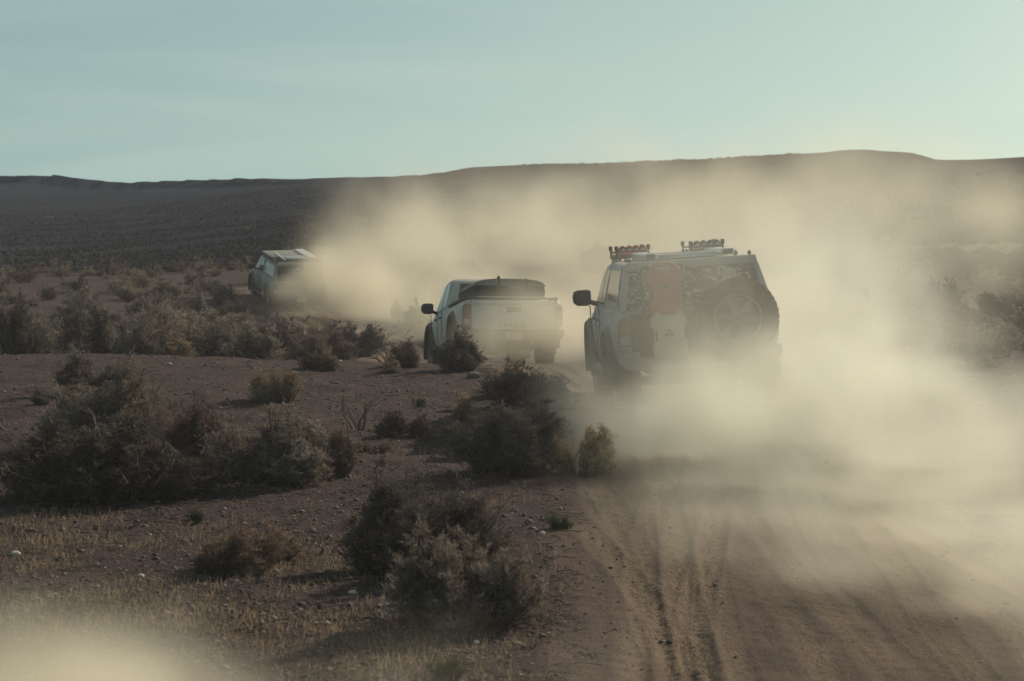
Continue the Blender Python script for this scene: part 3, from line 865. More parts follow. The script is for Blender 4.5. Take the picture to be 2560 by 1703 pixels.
def tent_ring(y, hw, z0, z1, r, sag=0):
    return [(-hw, y, z0), (hw, y, z0), (hw + .02, y, z0 + (z1 - z0) * .3), (hw + .005, y, z0 + (z1 - z0) * .62)] + [(hw * math.cos(R(a)) ** .55, y, z0 + (z1 - z0) * (.66 + .34 * math.sin(R(a)) ** .8)) for a in (18, 36, 54, 72, 86)] + [(-hw * math.cos(R(a)) ** .55, y, z0 + (z1 - z0) * (.66 + .34 * math.sin(R(a)) ** .8)) for a in (86, 72, 54, 36, 18)] + [(-hw - .005, y, z0 + (z1 - z0) * .62), (-hw - .02, y, z0 + (z1 - z0) * .3)]
m = MB(); m.loft([tent_ring(-.98, .60, 0, .30, .1), tent_ring(-.96, .63, 0, .335, .1), tent_ring(-.6, .655, 0, .36, .1), tent_ring(0, .66, 0, .37, .1), tent_ring(.9, .655, 0, .36, .1), tent_ring(1.14, .62, 0, .32, .1)])
m.build('cover', M['tent'], tent, smooth=45)
def lid(hw0, z):
    m = MB(); rg = []
    for y, k in ((-1.0, .93), (-.97, .985), (-.6, 1.0), (0, 1.01), (.9, 1.0), (1.16, .94)):
        top = [(hw0 * k * math.cos(R(a)) ** .6, y, .235 + .16 * k * math.sin(R(a)) ** .75) for a in (0, 14, 30, 50, 70, 88)]
        rg.append(top + [(-x, y_, z_) for x, y_, z_ in reversed(top)])
    m.loft(rg); return m
lo_ = lid(.668, .27).build('lid', M['tent_top'], tent, smooth=45)
m = MB()
for x in (-.22, .30):
    m.tube([(x, -1.005, .06), (x, -1.02, .24), (x, -.99, .36), (x + .01, -.9, .405), (x + .015, .9, .405), (x, 1.16, .34), (x, 1.18, .06)], .016, 6)
m.build('strap', M['dark_print'], tent)
m = MB(); m.box((-.22, -.97, .40), (.05, .06, .06)); m.box((-.22, -.97, .435), (.025, .03, .03)); m.build('buckle', M['plastic'], tent, .006)
text_mesh('< CAMPUS', .075, .002, M['print'], 'lettering', tent, rear_matrix(.10, -1.012, .195, -.05), 1.0)
m = MB(); m.box((0, .08, -.012), (1.24, 2.12, .024)); m.build('floor_panel', M['chrome'], tent, .006)
tent_scale = Matrix.Diagonal((1, 1, .84, 1)); set_on(tent, MM, (0, .05, 1.262)); tent.matrix_world = tent.matrix_world @ tent_scale
tag(tent, 'dark folded tent with tan lid strapped over the middle pickup bed', 'tent')

# ---- far pickup
PF = dict(lift=.10, rail=1.26, belt=1.24, roof=1.84, wr=.42, gate=(.74, 1.24), lamp=(.84, 1.16), bumper=.68, canopy=1.80, hatch_mat=M['plastic'], flare=.99)
fart = pickup('pickup_truck', M['paint_far'], PF)
canopy(fart, PF, M['paint_far'], False)
MF = vehicle_matrix(752, 795, 82, 15.5, 1.0, 5.0)
fart.matrix_world = MF
tag(fart, 'small pale pickup with loaded roof rack half lost in dust, farthest of the convoy', 'pickup truck', 'pickup trucks of the dusty convoy')
wheel(fart, (.40, -1.42, 1.12), .42, .28, 32, (0, 0, R(90)), 'spare_wheel')
m = MB()
for x in (-.72, .72): m.box((x, .85, 1.895), (.05, 3.1, .05))
for y in (-.65, .0, .62, 1.25, 1.9, 2.35): m.box((0, y, 1.895), (1.44, .09, .03))
for x in (-.70, .70):
    for y in (-.5, .6, 1.7): m.box((x, y, 1.85), (.05, .08, .08))
m.build('roof_rack', M['plastic'], fart, .004)
m = MB(); m.box((-.14, 1.35, 1.915), (1.1, 2.0, .03)); m.build('rack_deck', M['paint_far'], fart, .006)
m = MB(); m.box((-.42, .35, 1.94), (.07, 1.9, .05)); m.build('cargo_bar', M['whitebar'], fart, .008)
m = MB(); m.box((.12, .2, 1.94), (.85, .20, .03)); m.box((.12, -.25, 1.94), (.85, .16, .03)); m.build('cross_slat', M['whitebar'], fart, .006)
m = MB(); m.box((-.05, -.93, 1.66), (.10, .02, .035)); m.build('hatch_handle', M['whitebar'], fart, .004)
for i, x in enumerate((.47, .63)):
    bd = MB(); bd.box((x, .75, 1.97), (.13, 2.6, .06)); bo = bd.build('cargo_board', M['whitebar'], None, .012)
    bo.matrix_world = MF
    tag(bo, ('inner' if i == 0 else 'outer') + ' of two long white boards lashed on the far pickup roof', 'board', 'white boards on the far pickup')

# ------------------------------------------------------------------ shrubs
def unit(a): return a / np.maximum(np.linalg.norm(a, axis=-1, keepdims=True), 1e-9)

def tubes_np(paths, radii, n=3):
    """many thin tubes: paths (k, m, 3), radii (k, m)"""
    k, m, _ = paths.shape
    t = unit(np.gradient(paths, axis=1))
    ref = np.zeros_like(t); ref[..., 0] = 1.0
    a = unit(np.cross(t, ref)); b = np.cross(t, a)
    ang = np.arange(n) * 2 * np.pi / n
    V = paths[:, :, None, :] + radii[:, :, None, None] * (a[:, :, None, :] * np.cos(ang)[None, None, :, None] + b[:, :, None, :] * np.sin(ang)[None, None, :, None])
    idx = np.arange(k * m * n).reshape(k, m, n)
    nx = np.roll(idx, -1, axis=2)
    Q = np.stack([idx[:, :-1], nx[:, :-1], nx[:, 1:], idx[:, 1:]], -1).reshape(-1, 4)
    return V.reshape(-1, 3), Q

def leaves_np(rng, pos, dirs, ln, wd):
    n = len(pos)
    d = unit(dirs)
    side = unit(np.cross(d, rng.normal(size=(n, 3))))
    L = ln * rng.uniform(.6, 1.35, (n, 1)); W = wd * rng.uniform(.7, 1.3, (n, 1))
    V = np.stack([pos, pos + d * L * .5 + side * W * .5, pos + d * L, pos + d * L * .5 - side * W * .5], 1).reshape(-1, 3)
    return V, np.arange(n * 4).reshape(n, 4)

def shrub_geo(seed, shoots, leaves, ln, wd, lobes=4, upright=.5, fl=0, bare=.30, flare=1.0):
    """unit shrub: half-width about 0.5, height about 1; returns stems, foliage, flowers as (V, Q)"""
    rng = np.random.default_rng(seed)
    la = rng.uniform(0, 2 * np.pi, lobes); lr = np.sqrt(rng.uniform(.03, 1, lobes)) * .37
    lc = np.stack([np.cos(la) * lr, np.sin(la) * lr], -1)
    lrad = rng.uniform(.11, .23, lobes); lh = rng.uniform(.38, .98, lobes); lh[0] = .95
    lr2 = np.linalg.norm(lc, axis=1); lh = lh * (1 - .9 * np.maximum(0, lr2 - .12))
    li = rng.integers(0, lobes, shoots)
    phi = rng.uniform(0, 2 * np.pi, shoots); t = np.sqrt(rng.random(shoots))
    rad = lrad[li] * t * rng.uniform(.85, 1.15, shoots) * flare
    tip = np.stack([lc[li, 0] + np.cos(phi) * rad, lc[li, 1] + np.sin(phi) * rad,
                    lh[li] * (np.sqrt(np.maximum(0, 1 - .86 * t ** 2))) * (rng.uniform(.55, 1.02, shoots) + .16 * (rng.random(shoots) > .88))], -1)
    base = np.stack([lc[li, 0] * .45 + rng.normal(0, .035, shoots), lc[li, 1] * .45 + rng.normal(0, .035, shoots), np.full(shoots, -.03)], -1)
    ctl = base + (tip - base) * np.array([.62 - .35 * upright, .62 - .35 * upright, .38]) + rng.normal(0, .03, (shoots, 3))
    s = np.linspace(0, 1, 5)[None, :, None]
    B = lambda q: (1 - q) ** 2 * base[:, None] + 2 * q * (1 - q) * ctl[:, None] + q ** 2 * tip[:, None]
    P = B(s)
    rr = np.repeat((np.array([.010, .008, .006, .004, .002])[None]), shoots, 0) * rng.uniform(.6, 1.3, (shoots, 1))
    nb = max(3, shoots // 9)
    bt = tip[:nb] + unit(tip[:nb] - base[:nb]) * rng.uniform(.05, .22, (nb, 1)) + rng.normal(0, .03, (nb, 3))
    Pb = np.stack([base[:nb], base[:nb] * .5 + ctl[:nb] * .5, ctl[:nb], tip[:nb] + rng.normal(0, .02, (nb, 3)), bt], 1)
    stem = tubes_np(np.concatenate([P, Pb]), np.concatenate([rr, rr[:nb] * .9]))
    # foliage on short side twigs
    tw = 6
    k = rng.integers(0, shoots, leaves); j = rng.integers(0, tw, leaves)
    ts = rng.random((shoots, tw)) ** .45 * (1 - bare) + bare
    td = unit(rng.normal(size=(shoots, tw, 3)) + np.array([0, 0, .55 + upright]))
    tl = rng.uniform(.03, .10, (shoots, tw))
    q = ts[k, j][:, None]
    p0 = (1 - q) ** 2 * base[k] + 2 * q * (1 - q) * ctl[k] + q ** 2 * tip[k]
    along = rng.random((leaves, 1))
    pos = p0 + td[k, j] * tl[k, j][:, None] * along + rng.normal(0, .007, (leaves, 3))
    dirs = td[k, j] * .9 + rng.normal(0, .55, (leaves, 3)) + np.array([0, 0, .35])
    fol = leaves_np(rng, pos, dirs, ln, wd)
    flo = None
    if fl:
        order = np.argsort(-tip[:, 2] + rng.normal(0, .12, shoots))[:fl]
        c = np.repeat(tip[order], 22, 0)
        c = c + rng.normal(0, 1, c.shape) * np.array([.026, .026, .014])
        flo = leaves_np(rng, c, rng.normal(size=c.shape) + np.array([0, 0, .5]), .022, .016)
    return stem, fol, flo

KINDS = {
    # leaf material, upright, bare fraction, flower tips share
    'sage': ('sage', .5, .40, 0), 'dark': ('sage_dark', .55, .36, 0), 'dry': ('dry', .65, .42, 0),
    'pale': ('pale', .75, .40, 1), 'blond': ('blond', .75, .38, 1), 'rabbit': ('dry', .75, .42, 1), 'green': ('green', .8, .12, 0),
}
_PROTO = {}
def proto(kind, size, variant):
    key = (kind, size, variant)
    if key in _PROTO: return _PROTO[key]
    mat, up, bare, fl = KINDS[kind]
    sh, lv, ln, wd = {'hero': (520, 42000, .046, .0085), 'big': (300, 15000, .055, .012), 'mid': (150, 5200, .075, .018), 'small': (80, 1900, .10, .030), 'tiny': (30, 520, .13, .045)}[size]
    if kind == 'green': sh, lv = sh // 2, lv // 2
    if kind in ('pale', 'rabbit', 'blond'): lv = int(lv * .62); wd *= .8
    seed = sum(ord(c) for c in kind) * 31 + variant * 101 + len(size)
    s, f, w = shrub_geo(seed, sh, lv, ln, wd, lobes=5 + (variant * 3) % 5 + (6 if size == 'hero' else 0), upright=up, bare=bare, fl=(sh // 2 if fl else 0))
    st = mesh_np('stems', s[0], s[1], M['stem']); fo = mesh_np('foliage', f[0], f[1], M[mat])
    fw = mesh_np('flower_heads', w[0], w[1], M['flower']) if w else None
    # joined version for copies too small to show parts
    Vs, Qs, mi, off = [], [], [], 0
    for i, g in enumerate((s, f, w)):
        if g is None: continue
        Vs.append(g[0]); Qs.append(g[1] + off); off += len(g[0]); mi.append(np.full(len(g[1]), i, dtype=np.int32))
    jo = mesh_np('shrub', np.concatenate(Vs), np.concatenate(Qs), M['stem'])
    jo.materials.append(M[mat]); jo.materials.append(M['flower'])
    jo.polygons.foreach_set('material_index', np.concatenate(mi))
    _PROTO[key] = (st, fo, fw, jo); return _PROTO[key]

NAMES = {'blond': 'rabbitbrush', 'sage': 'sagebrush', 'dark': 'sagebrush', 'dry': 'dry_shrub', 'pale': 'rabbitbrush', 'rabbit': 'rabbitbrush', 'green': 'green_tuft'}
CATS = {'blond': 'shrub', 'sage': 'shrub', 'dark': 'shrub', 'dry': 'shrub', 'pale': 'shrub', 'rabbit': 'shrub', 'green': 'tuft'}
rnd = random.Random(11)

def shrub(kind, size, x, y, w, h, label, group=None, variant=0, parts=True, rz=None, depth=1.0, sink=.02):
    st, fo, fw, jo = proto(kind, size, variant)
    z = float(height(x, y)) - sink
    rz = rnd.uniform(0, 6.28) if rz is None else rz
    if parts:
        e = empty(NAMES[kind], (x, y, z))
        link('stems', st, e); link('foliage', fo, e)
        if fw: link('flower_heads', fw, e)
    else:
        e = link(NAMES[kind], jo, None, (x, y, z))
    e.rotation_euler = (rnd.uniform(-.06, .06), rnd.uniform(-.06, .06), rz)
    e.scale = (w, w * depth, h)
    return tag(e, label, CATS[kind], group)

def ground_at(px, py, d0=8.0, d1=60.0):
    """first ground point along the ray through a photo pixel"""
    D = np.linspace(d0, d1, 3000)
    p = at(px, py, 1.0); sl = (p.z - CAMZ); sx = p.x
    hit = CAMZ + sl * D <= height(sx * D, D)
    i = int(np.argmax(hit)) if hit.any() else len(D) - 1
    return float(sx * D[i]), float(D[i])

def shrub_px(kind, size, px, py, wpx, hpx, label, variant=0, group=None, d1=60.0, **kw):
    x, y = ground_at(px, py, 8.0, d1)
    sc = F / y
    return shrub(kind, size, x, y, wpx / sc * 1.30, hpx / sc * 1.18, label, group, variant, **kw)

HERO = [
    ('dark', 'hero', 1060, 1440, 380, 300, 'tall brown-grey sagebrush in the foreground, rear half of the close pair', 0),
    ('sage', 'hero', 1165, 1575, 330, 300, 'tallest foreground sagebrush by the track, front half of the close pair', 1),
    ('sage', 'hero', 265, 1120, 300, 235, 'tall lobed sagebrush at left with one leaning branch beside its crown', 2),
    ('dark', 'hero', 270, 1245, 440, 225, 'wide dark sagebrush at far left casting the longest shadow', 3),
    ('dry', 'big', 480, 1185, 220, 215, 'thin brown shrub leaning right of the big left sagebrush', 1),
    ('dark', 'big', 220, 985, 150, 115, 'dense green-black sagebrush rising behind the big left cluster', 1),
    ('sage', 'hero', 690, 1205, 300, 215, 'rounded olive sagebrush between the left cluster and the bare grey branches', 4),
    ('dry', 'big', 850, 1195, 170, 130, 'low brown shrub on the right flank of the rounded olive sagebrush', 2),
    ('pale', 'big', 700, 1005, 125, 88, 'round rabbitbrush with orange blossom cap alone on the gravel terrace', 0),
    ('rabbit', 'big', 585, 1430, 230, 150, 'low spreading rabbitbrush with orange tips in front left', 1),
    ('rabbit', 'mid', 700, 1400, 150, 90, 'pale blossoming rabbitbrush low beside the dead twigs in front', 3),
    ('rabbit', 'big', 1195, 1105, 170, 125, 'rabbitbrush with yellow heads left of the blackest bush', 2),
    ('dark', 'hero', 1285, 1180, 255, 185, 'blackest squat bush in deep shade beside the track', 5),
    ('dry', 'big', 1300, 1015, 190, 105, 'brown shrub crowning the bank where the track bends behind', 3),
    ('dark', 'big', 1260, 990, 110, 75, 'dark spiky shrub on the bank left of the track bend', 3),
    ('blond', 'big', 1452, 1188, 150, 158, 'pale rabbitbrush with bright yellow heads half inside the dust by the track', 0),
    ('dark', 'mid', 1000, 1090, 130, 75, 'low rounded shrub right of the bare grey branches', 1),
    ('green', 'mid', 490, 1302, 56, 46, 'small green tuft standing alone on bare gravel front left', 0),
    ('green', 'mid', 1412, 1322, 75, 66, 'small green tuft at the edge of the wheel tracks', 1),
    ('green', 'mid', 1110, 1700, 110, 95, 'green tuft cut by the bottom edge of the picture', 2),
    ('green', 'mid', 1040, 1018, 46, 42, 'tiny green tuft in the middle of the gravel terrace', 3),
    ('dark', 'big', 870, 893, 150, 92, 'dark leafy sagebrush on the terrace edge against bright dust', 0),
    ('dark', 'big', 1165, 925, 145, 105, 'dark round sagebrush in front of the middle pickup rear wheel', 2),
    ('dry', 'big', 1040, 920, 110, 75, 'brown shrub in front of the middle pickup front wheel', 0),
    ('pale', 'mid', 985, 930, 70, 45, 'low pale shrub under the gnarled dead branches', 2),
    ('dry', 'mid', 790, 925, 95, 45, 'low grey shrub at the foot of the dark leafy sagebrush', 1),
    ('pale', 'mid', 828, 925, 60, 62, 'upright straw-coloured shrub touching the dark leafy sagebrush', 1),
    ('dry', 'mid', 1390, 1010, 90, 60, 'small brown shrub just left of the near pickup front wheel', 2),
    ('dark', 'mid', 1420, 1025, 80, 55, 'small dark shrub beside the near pickup door', 3),
    ('dry', 'mid', 75, 1240, 130, 110, 'ragged dead-looking shrub at the left picture edge', 3),
    ('sage', 'mid', 930, 1130, 80, 45, 'small low shrub at the foot of the bare grey branches', 0),
    ('dark', 'mid', 100, 1010, 60, 45, 'small dark shrub left of the dense green-black sagebrush', 2),
]
for k, s, px, py, wp, hp, lb, v in HERO: shrub_px(k, s, px, py, wp, hp, lb, v)

# row of shrubs just past the terrace edge
EDGE = [('dark', 20, 885, 150, 150), ('sage', 110, 890, 140, 120), ('rabbit', 150, 890, 130, 75), ('dark', 215, 885, 170, 140), ('sage', 300, 880, 160, 130), ('dry', 375, 885, 120, 100), ('pale', 415, 890, 110, 60), ('pale', 500, 890, 140, 66), ('dry', 445, 880, 140, 110), ('dark', 575, 885, 150, 85), ('rabbit', 620, 892, 120, 45), ('sage', 655, 885, 130, 100), ('dark', 690, 880, 110, 110), ('dry', 730, 890, 130, 80), ('sage', 765, 885, 90, 75), ('dry', 60, 895, 120, 80), ('dark', 345, 890, 120, 95), ('sage', 530, 880, 150, 105)]
ORD = 'first second third fourth fifth sixth seventh eighth ninth tenth eleventh twelfth thirteenth fourteenth fifteenth sixteenth seventeenth eighteenth'.split()
EDGE.sort(key=lambda e: e[1])
COLW = {'sage': 'grey-green', 'dark': 'dark', 'dry': 'brown', 'pale': 'straw-pale', 'rabbit': 'orange-tipped'}
for i, (k, px, py, wp, hp) in enumerate(EDGE):
    D = 39.5 + rnd.uniform(0, 5)
    x = (px - PX) / F * D
    zt_ = float(height(x, D)); top = at(px, py - hp, D).z
    shrub(k, 'mid', x, D, wp / F * D * 1.3, max(.4, (top - zt_) * 1.15), COLW[k] + ' shrub, ' + ORD[i] + ' from left in the row lining the terrace edge', 'shrubs lining the terrace edge', i % 4)

SHADE = {'sage': 'grey-green', 'dark': 'dark', 'dry': 'brown', 'pale': 'straw-pale', 'rabbit': 'orange-tipped'}
def bulk_label(k, x, D, w, zone):
    p = PX + F * x / D
    if zone == 'slope': where = 'at the right picture edge' if p > 2400 else ('beside the dust' if p > 2150 else 'behind the dust')
    else: where = 'at the left picture edge' if p < 170 else ('left of middle' if p < 380 else ('midway to the farthest pickup' if p < 560 else ('just below the farthest pickup' if D < 80 else 'by the farthest pickup')))
    size = 'small' if w < .75 else ('middling' if w < 1.15 else 'broad')
    txt = {'hollow': 'in the hollow behind the terrace edge', 'crowd': 'in the crowded scrub band', 'rise': 'on the thin rise before the dark plain', 'slope': ('low on' if D < 60 else ('partway up' if D < 110 else 'high on')) + ' the slope beyond the dust'}[zone]
    return size + ' ' + SHADE[k] + ' shrub ' + txt + ', ' + where
def near_road(x, y, m): return y < 90 and abs(x - float(road_x(y))) < m

# scrub band up to the crest at the left
cnt = 0; placed = []
while cnt < 275:
    D = 46 + 56 * rnd.random() ** .9; u = rnd.uniform(-.235, -.015)
    x = u * D
    if near_road(x, D, 1.9): continue
    w = rnd.choice([.6, .8, 1.0, 1.2, 1.5, 1.8]) * rnd.uniform(.8, 1.2) * (1.0 if D < 60 else (.85 if D < 75 else .62))
    if any((x - a) ** 2 + (D - b) ** 2 < (.34 * (w + c)) ** 2 for a, b, c in placed): continue
    if D > 90 and rnd.random() < .3: continue
    placed.append((x, D, w))
    k = rnd.choices(['sage', 'dark', 'dry', 'pale', 'rabbit'], [5, 4, 4, 2, 1.5])[0]
    if D < 62: lb, gp = bulk_label(k, x, D, w, 'hollow'), 'shrubs in the hollow behind the terrace'
    elif D < 82: lb, gp = bulk_label(k, x, D, w, 'crowd'), 'shrubs crowding left of the farthest pickup'
    else: lb, gp = bulk_label(k, x, D, w, 'rise'), 'shrubs on the left rise before the plain'
    shrub(k, 'small' if D < 84 else 'tiny', x, D, w, w * rnd.uniform(.55, .95), lb, gp, rnd.randrange(4), parts=False)
    cnt += 1
cnt = 0
while cnt < 46:
    D = rnd.uniform(62, 103); u = rnd.uniform(-.185, -.055) if D > 84 else rnd.uniform(-.15, -.10); x = u * D
    if near_road(x, D, 1.7): continue
    w = rnd.uniform(.45, 1.0); k = rnd.choices(['sage', 'dark', 'dry', 'pale'], [5, 4, 4, 1])[0]
    zone = 'rise' if D >= 82 else 'crowd'
    shrub(k, 'small' if D < 84 else 'tiny', x, D, w, w * rnd.uniform(.5, .8), bulk_label(k, x, D, w, zone), 'shrubs on the left rise before the plain' if zone == 'rise' else 'shrubs crowding left of the farthest pickup', rnd.randrange(4), parts=False)
    cnt += 1
sk = shrub('dark', 'small', -16.0, 98, 1.0, .72, 'dark round bush standing out on the skyline of the left rise', None, 1, parts=False)
sk2 = shrub('dark', 'small', -14.0, 98, .7, .62, 'smaller dark bush right of the round one on the left rise', None, 2, parts=False)
# slope at the right, seen through dust
cnt = 0
while cnt < 85:
    D = 33 + 170 * rnd.random() ** 1.5; u = rnd.uniform(.105, .25); x = u * D
    if near_road(x, D, 2.8): continue
    w = rnd.uniform(.6, 1.6)
    k = rnd.choices(['sage', 'dark', 'dry', 'pale'], [4, 4, 4, 1])[0]
    shrub(k, 'small' if D < 90 else 'tiny', x, D, w, w * rnd.uniform(.5, .85), bulk_label(k, x, D, w, 'slope'), 'shrubs on the dusty right slope', rnd.randrange(4), parts=False)
    cnt += 1

cnt = 0
while cnt < 26:
    D = rnd.uniform(40, 85); u = rnd.uniform(.16, .245); x = u * D
    w = rnd.uniform(.9, 1.8); k = rnd.choices(['sage', 'dark', 'dry'], [4, 4, 4])[0]
    shrub(k, 'small', x, D, w, w * rnd.uniform(.5, .8), bulk_label(k, x, D, w, 'slope'), 'shrubs on the dusty right slope', rnd.randrange(4), parts=False)
    cnt += 1

# ---- dead, bare wood
def dead_wood(name, label, px, py, wpx, hpx, seed, lean=(0, 0), flat=1.0, d1=60.0):
    r = random.Random(seed); x, y = ground_at(px, py, 8, d1); sc = F / y
    H_, W_ = 1.6 * hpx / sc, 1.4 * wpx / sc
    e = empty(name, (x, y, float(height(x, y)) - .03))
    def grow(mb, p, d, ln, rad, lvl):
        pts, rs = [p], [rad]
        for k in range(4):
            d = (d + Vector((r.gauss(0, .28), r.gauss(0, .28), r.gauss(0.05, .2) * flat))).normalized()
            p = p + d * ln / 4; pts.append(p); rs.append(rad * (1 - .17 * (k + 1)))
        mb.tube(pts, rs, 5)
        if lvl < 3:
            for k in range(r.choice([2, 2, 3])):
                j = r.randint(2, 4)
                nd = (d + Vector((r.gauss(0, .75), r.gauss(0, .75), r.gauss(.15, .5) * flat))).normalized()
                grow(mb, pts[j], nd, ln * r.uniform(.45, .75), rs[j] * .7, lvl + 1)
    for k in range(4):
        a = k * 1.57 + r.uniform(-.4, .4)
        mb = MB(); grow(mb, Vector((math.cos(a) * .04, math.sin(a) * .04, 0)), Vector((math.cos(a) * W_ / max(H_, .01) * .5 + lean[0], math.sin(a) * .4 + lean[1], flat)).normalized(), max(H_, W_ * .5) * .55, .021, 0)
        mb.build('branch', M['dead'], e)
    return tag(e, label, 'dead shrub', 'dead shrubs')
dead_wood('dead_shrub', 'bare grey branches of a dead shrub right of the rounded olive sagebrush', 895, 1075, 150, 110, 3)
dead_wood('dead_shrub', 'gnarled black dead branches against the bright dust on the terrace edge', 965, 897, 130, 85, 8, d1=39)
dead_wood('dead_shrub', 'flat dead twig pile in shade left of the foreground sagebrush pair', 770, 1385, 150, 40, 5, (-.6, 0), .35)
dead_wood('dead_shrub', 'broken dead roots lying right of the foreground sagebrush pair', 1320, 1555, 160, 45, 12, (.5, -.2), .3)
dead_wood('dead_shrub', 'fallen dark twigs on bare gravel at lower left', 305, 1318, 150, 26, 21, (.4, 0), .2)
dead_wood('dead_shrub', 'dead sprawling limbs between the left cluster and rounded sagebrush', 500, 1130, 140, 110, 31, (.5, 0), .6)
dead_wood('dead_shrub', 'dead twigs in the shadow in front of the foreground sagebrush', 960, 1545, 140, 40, 41, (-.5, -.2), .3)

# ---- single stones
def stone(label, px, py, wpx, seed, pale):
    x, y = ground_at(px, py); r = random.Random(seed); s = wpx / (F / y)
    bm = bmesh.new(); bmesh.ops.create_icosphere(bm, subdivisions=2, radius=.5)
    for v in bm.verts:
        k = 1 + r.uniform(-.16, .16); v.co = Vector((v.co.x * k, v.co.y * k * .8, v.co.z * k * .6))
    me = bpy.data.meshes.new('stone'); bm.to_mesh(me); bm.free()
    me.materials.append(M['pale_stone'] if pale else M['dark_stone'])
    o = link('stone', me, None, (x, y, float(height(x, y)) + s * .12)); o.scale = (s, s, s); o.rotation_euler = (0, 0, r.uniform(0, 6))
    return tag(o, label, 'stone', 'single stones on the gravel')
M['pale_stone'] = surf_mat('pale_stone', (0.55, 0.50, 0.43), 0.8, 0.2, grain=9)
M['dark_stone'] = surf_mat('dark_stone', (0.10, 0.08, 0.075), 0.8, 0.3, grain=9)
for a in (('pale stone with a dark foot at the far left on bare ground', 38, 1388, 26, 1, True), ('pale flat stone in dry grass at lower left', 352, 1444, 22, 2, True), ('pale chip in dry grass left of the foreground sagebrush pair', 880, 1485, 24, 3, True), ('low dark rock at the middle of the terrace', 1185, 945, 38, 4, False), ('white chip under the dark leafy sagebrush on the terrace edge', 850, 905, 12, 5, True), ('pale stone below the green tuft by the wheel tracks', 1355, 1338, 22, 6, True), ('white chips left of the round orange-capped rabbitbrush', 425, 912, 14, 7, True), ('pale chip at the bottom beside the green tuft', 1190, 1610, 20, 8, True)):
    stone(*a)

# ------------------------------------------------------------------ uncountable cover
def scatter(n, d0, d1, u0, u1, pw=1.0, keep=None, seed=0):
    rg = np.random.default_rng(seed)
    D = np.exp(math.log(d0) + (math.log(d1) - math.log(d0)) * rg.random(n) ** pw)
    X = rg.uniform(u0, u1, n) * np.maximum(D, 14)
    if keep is not None:
        k = keep(X, D, rg); X, D = X[k], D[k]
    return X, D, rg

# gravel
Xg, Yg, rg = scatter(34000, 11, 40, -.26, .26, .9, lambda x, y, r: (np.abs(x - road_x(y)) > 2.0 * r.random(len(x)) ** .25) & (fbm(x / 1.7, y / 1.7, 3) > -.22 - .25 * r.random(len(x))), 3)
n = len(Xg)
oct_ = np.array([[1, 0, 0], [0, 1, 0], [-1, 0, 0], [0, -1, 0], [0, 0, 1], [0, 0, -.6]], float)
sz = .006 + .022 * rg.random(n) ** 6 + .006 * rg.random(n)
tv = oct_[None] * (1 + rg.uniform(-.3, .3, (n, 6, 1))) * sz[:, None, None] * np.stack([rg.uniform(.7, 1.5, n), rg.uniform(.7, 1.3, n), rg.uniform(.45, .9, n)], -1)[:, None, :]
an = rg.uniform(0, 6.28, n); ca, sa = np.cos(an)[:, None], np.sin(an)[:, None]
tx = tv[..., 0] * ca - tv[..., 1] * sa; ty = tv[..., 0] * sa + tv[..., 1] * ca
V = np.stack([tx + Xg[:, None], ty + Yg[:, None], tv[..., 2] + (height(Xg, Yg) + .004)[:, None]], -1).reshape(-1, 3)
ft = np.array([[0, 1, 4], [1, 2, 4], [2, 3, 4], [3, 0, 4], [1, 0, 5], [2, 1, 5], [3, 2, 5], [0, 3, 5]])
T = (ft[None] + (np.arange(n) * 6)[:, None, None]).reshape(-1, 3)
o = link('gravel', mesh_np('gravel', V, None, M['stone'], False, T)); tag(o, 'loose brown gravel strewn over the desert ground', 'gravel', kind='stuff')

# dry grass, thick at the lower left
def grass_keep(x, y, r):
    d = fbm(x / 1.2 + 3, y / 1.2, 3)
    near_ = np.where(y < 19.5, .32, -.05) - .05 * np.maximum(0, y - 24)
    return (d + near_ > .05 + .45 * r.random(len(x))) & (x < road_x(y) - 1.5 - r.random(len(x)))
Xs, Ys, rg = scatter(52000, 11, 34, -.26, .12, .8, grass_keep, 9)
n = len(Xs); zb_ = height(Xs, Ys) - .01
hgt = rg.uniform(.025, .09, n); hd = rg.uniform(0, 6.28, n); ln_ = rg.uniform(.1, .8, n) * hgt
wv = rg.uniform(.002, .0045, n)
b0 = np.stack([Xs - wv, Ys, zb_], -1); b1_ = np.stack([Xs + wv, Ys, zb_], -1)
tp = np.stack([Xs + np.cos(hd) * ln_, Ys + np.sin(hd) * ln_, zb_ + hgt], -1)
V = np.stack([b0, b1_, tp], 1).reshape(-1, 3)
o = link('dry_grass', mesh_np('dry_grass', V, None, M['straw'], False, np.arange(n * 3).reshape(n, 3))); tag(o, 'short straw-coloured dry grass over the lower left ground', 'grass', kind='stuff')

# litter of twigs on the ground
Xs, Ys, rg = scatter(5000, 11, 36, -.26, .2, .9, lambda x, y, r: np.abs(x - road_x(y)) > 1.6, 21)
n = len(Xs); a = rg.uniform(0, 6.28, n); L_ = rg.uniform(.03, .14, n); z0 = height(Xs, Ys) + .012
p = np.stack([np.stack([Xs - np.cos(a) * L_, Ys - np.sin(a) * L_, z0], -1), np.stack([Xs + rg.normal(0, .01, n), Ys + rg.normal(0, .01, n), z0 + rg.uniform(0, .03, n)], -1), np.stack([Xs + np.cos(a) * L_, Ys + np.sin(a) * L_, z0 + .005], -1)], 1)
tv_, tq = tubes_np(p, np.repeat(rg.uniform(.0015, .005, n)[:, None], 3, 1))
o = link('twig_litter', mesh_np('twig_litter', tv_, tq, M['stem'])); tag(o, 'dry twig litter lying between the shrubs', 'twigs', kind='stuff')

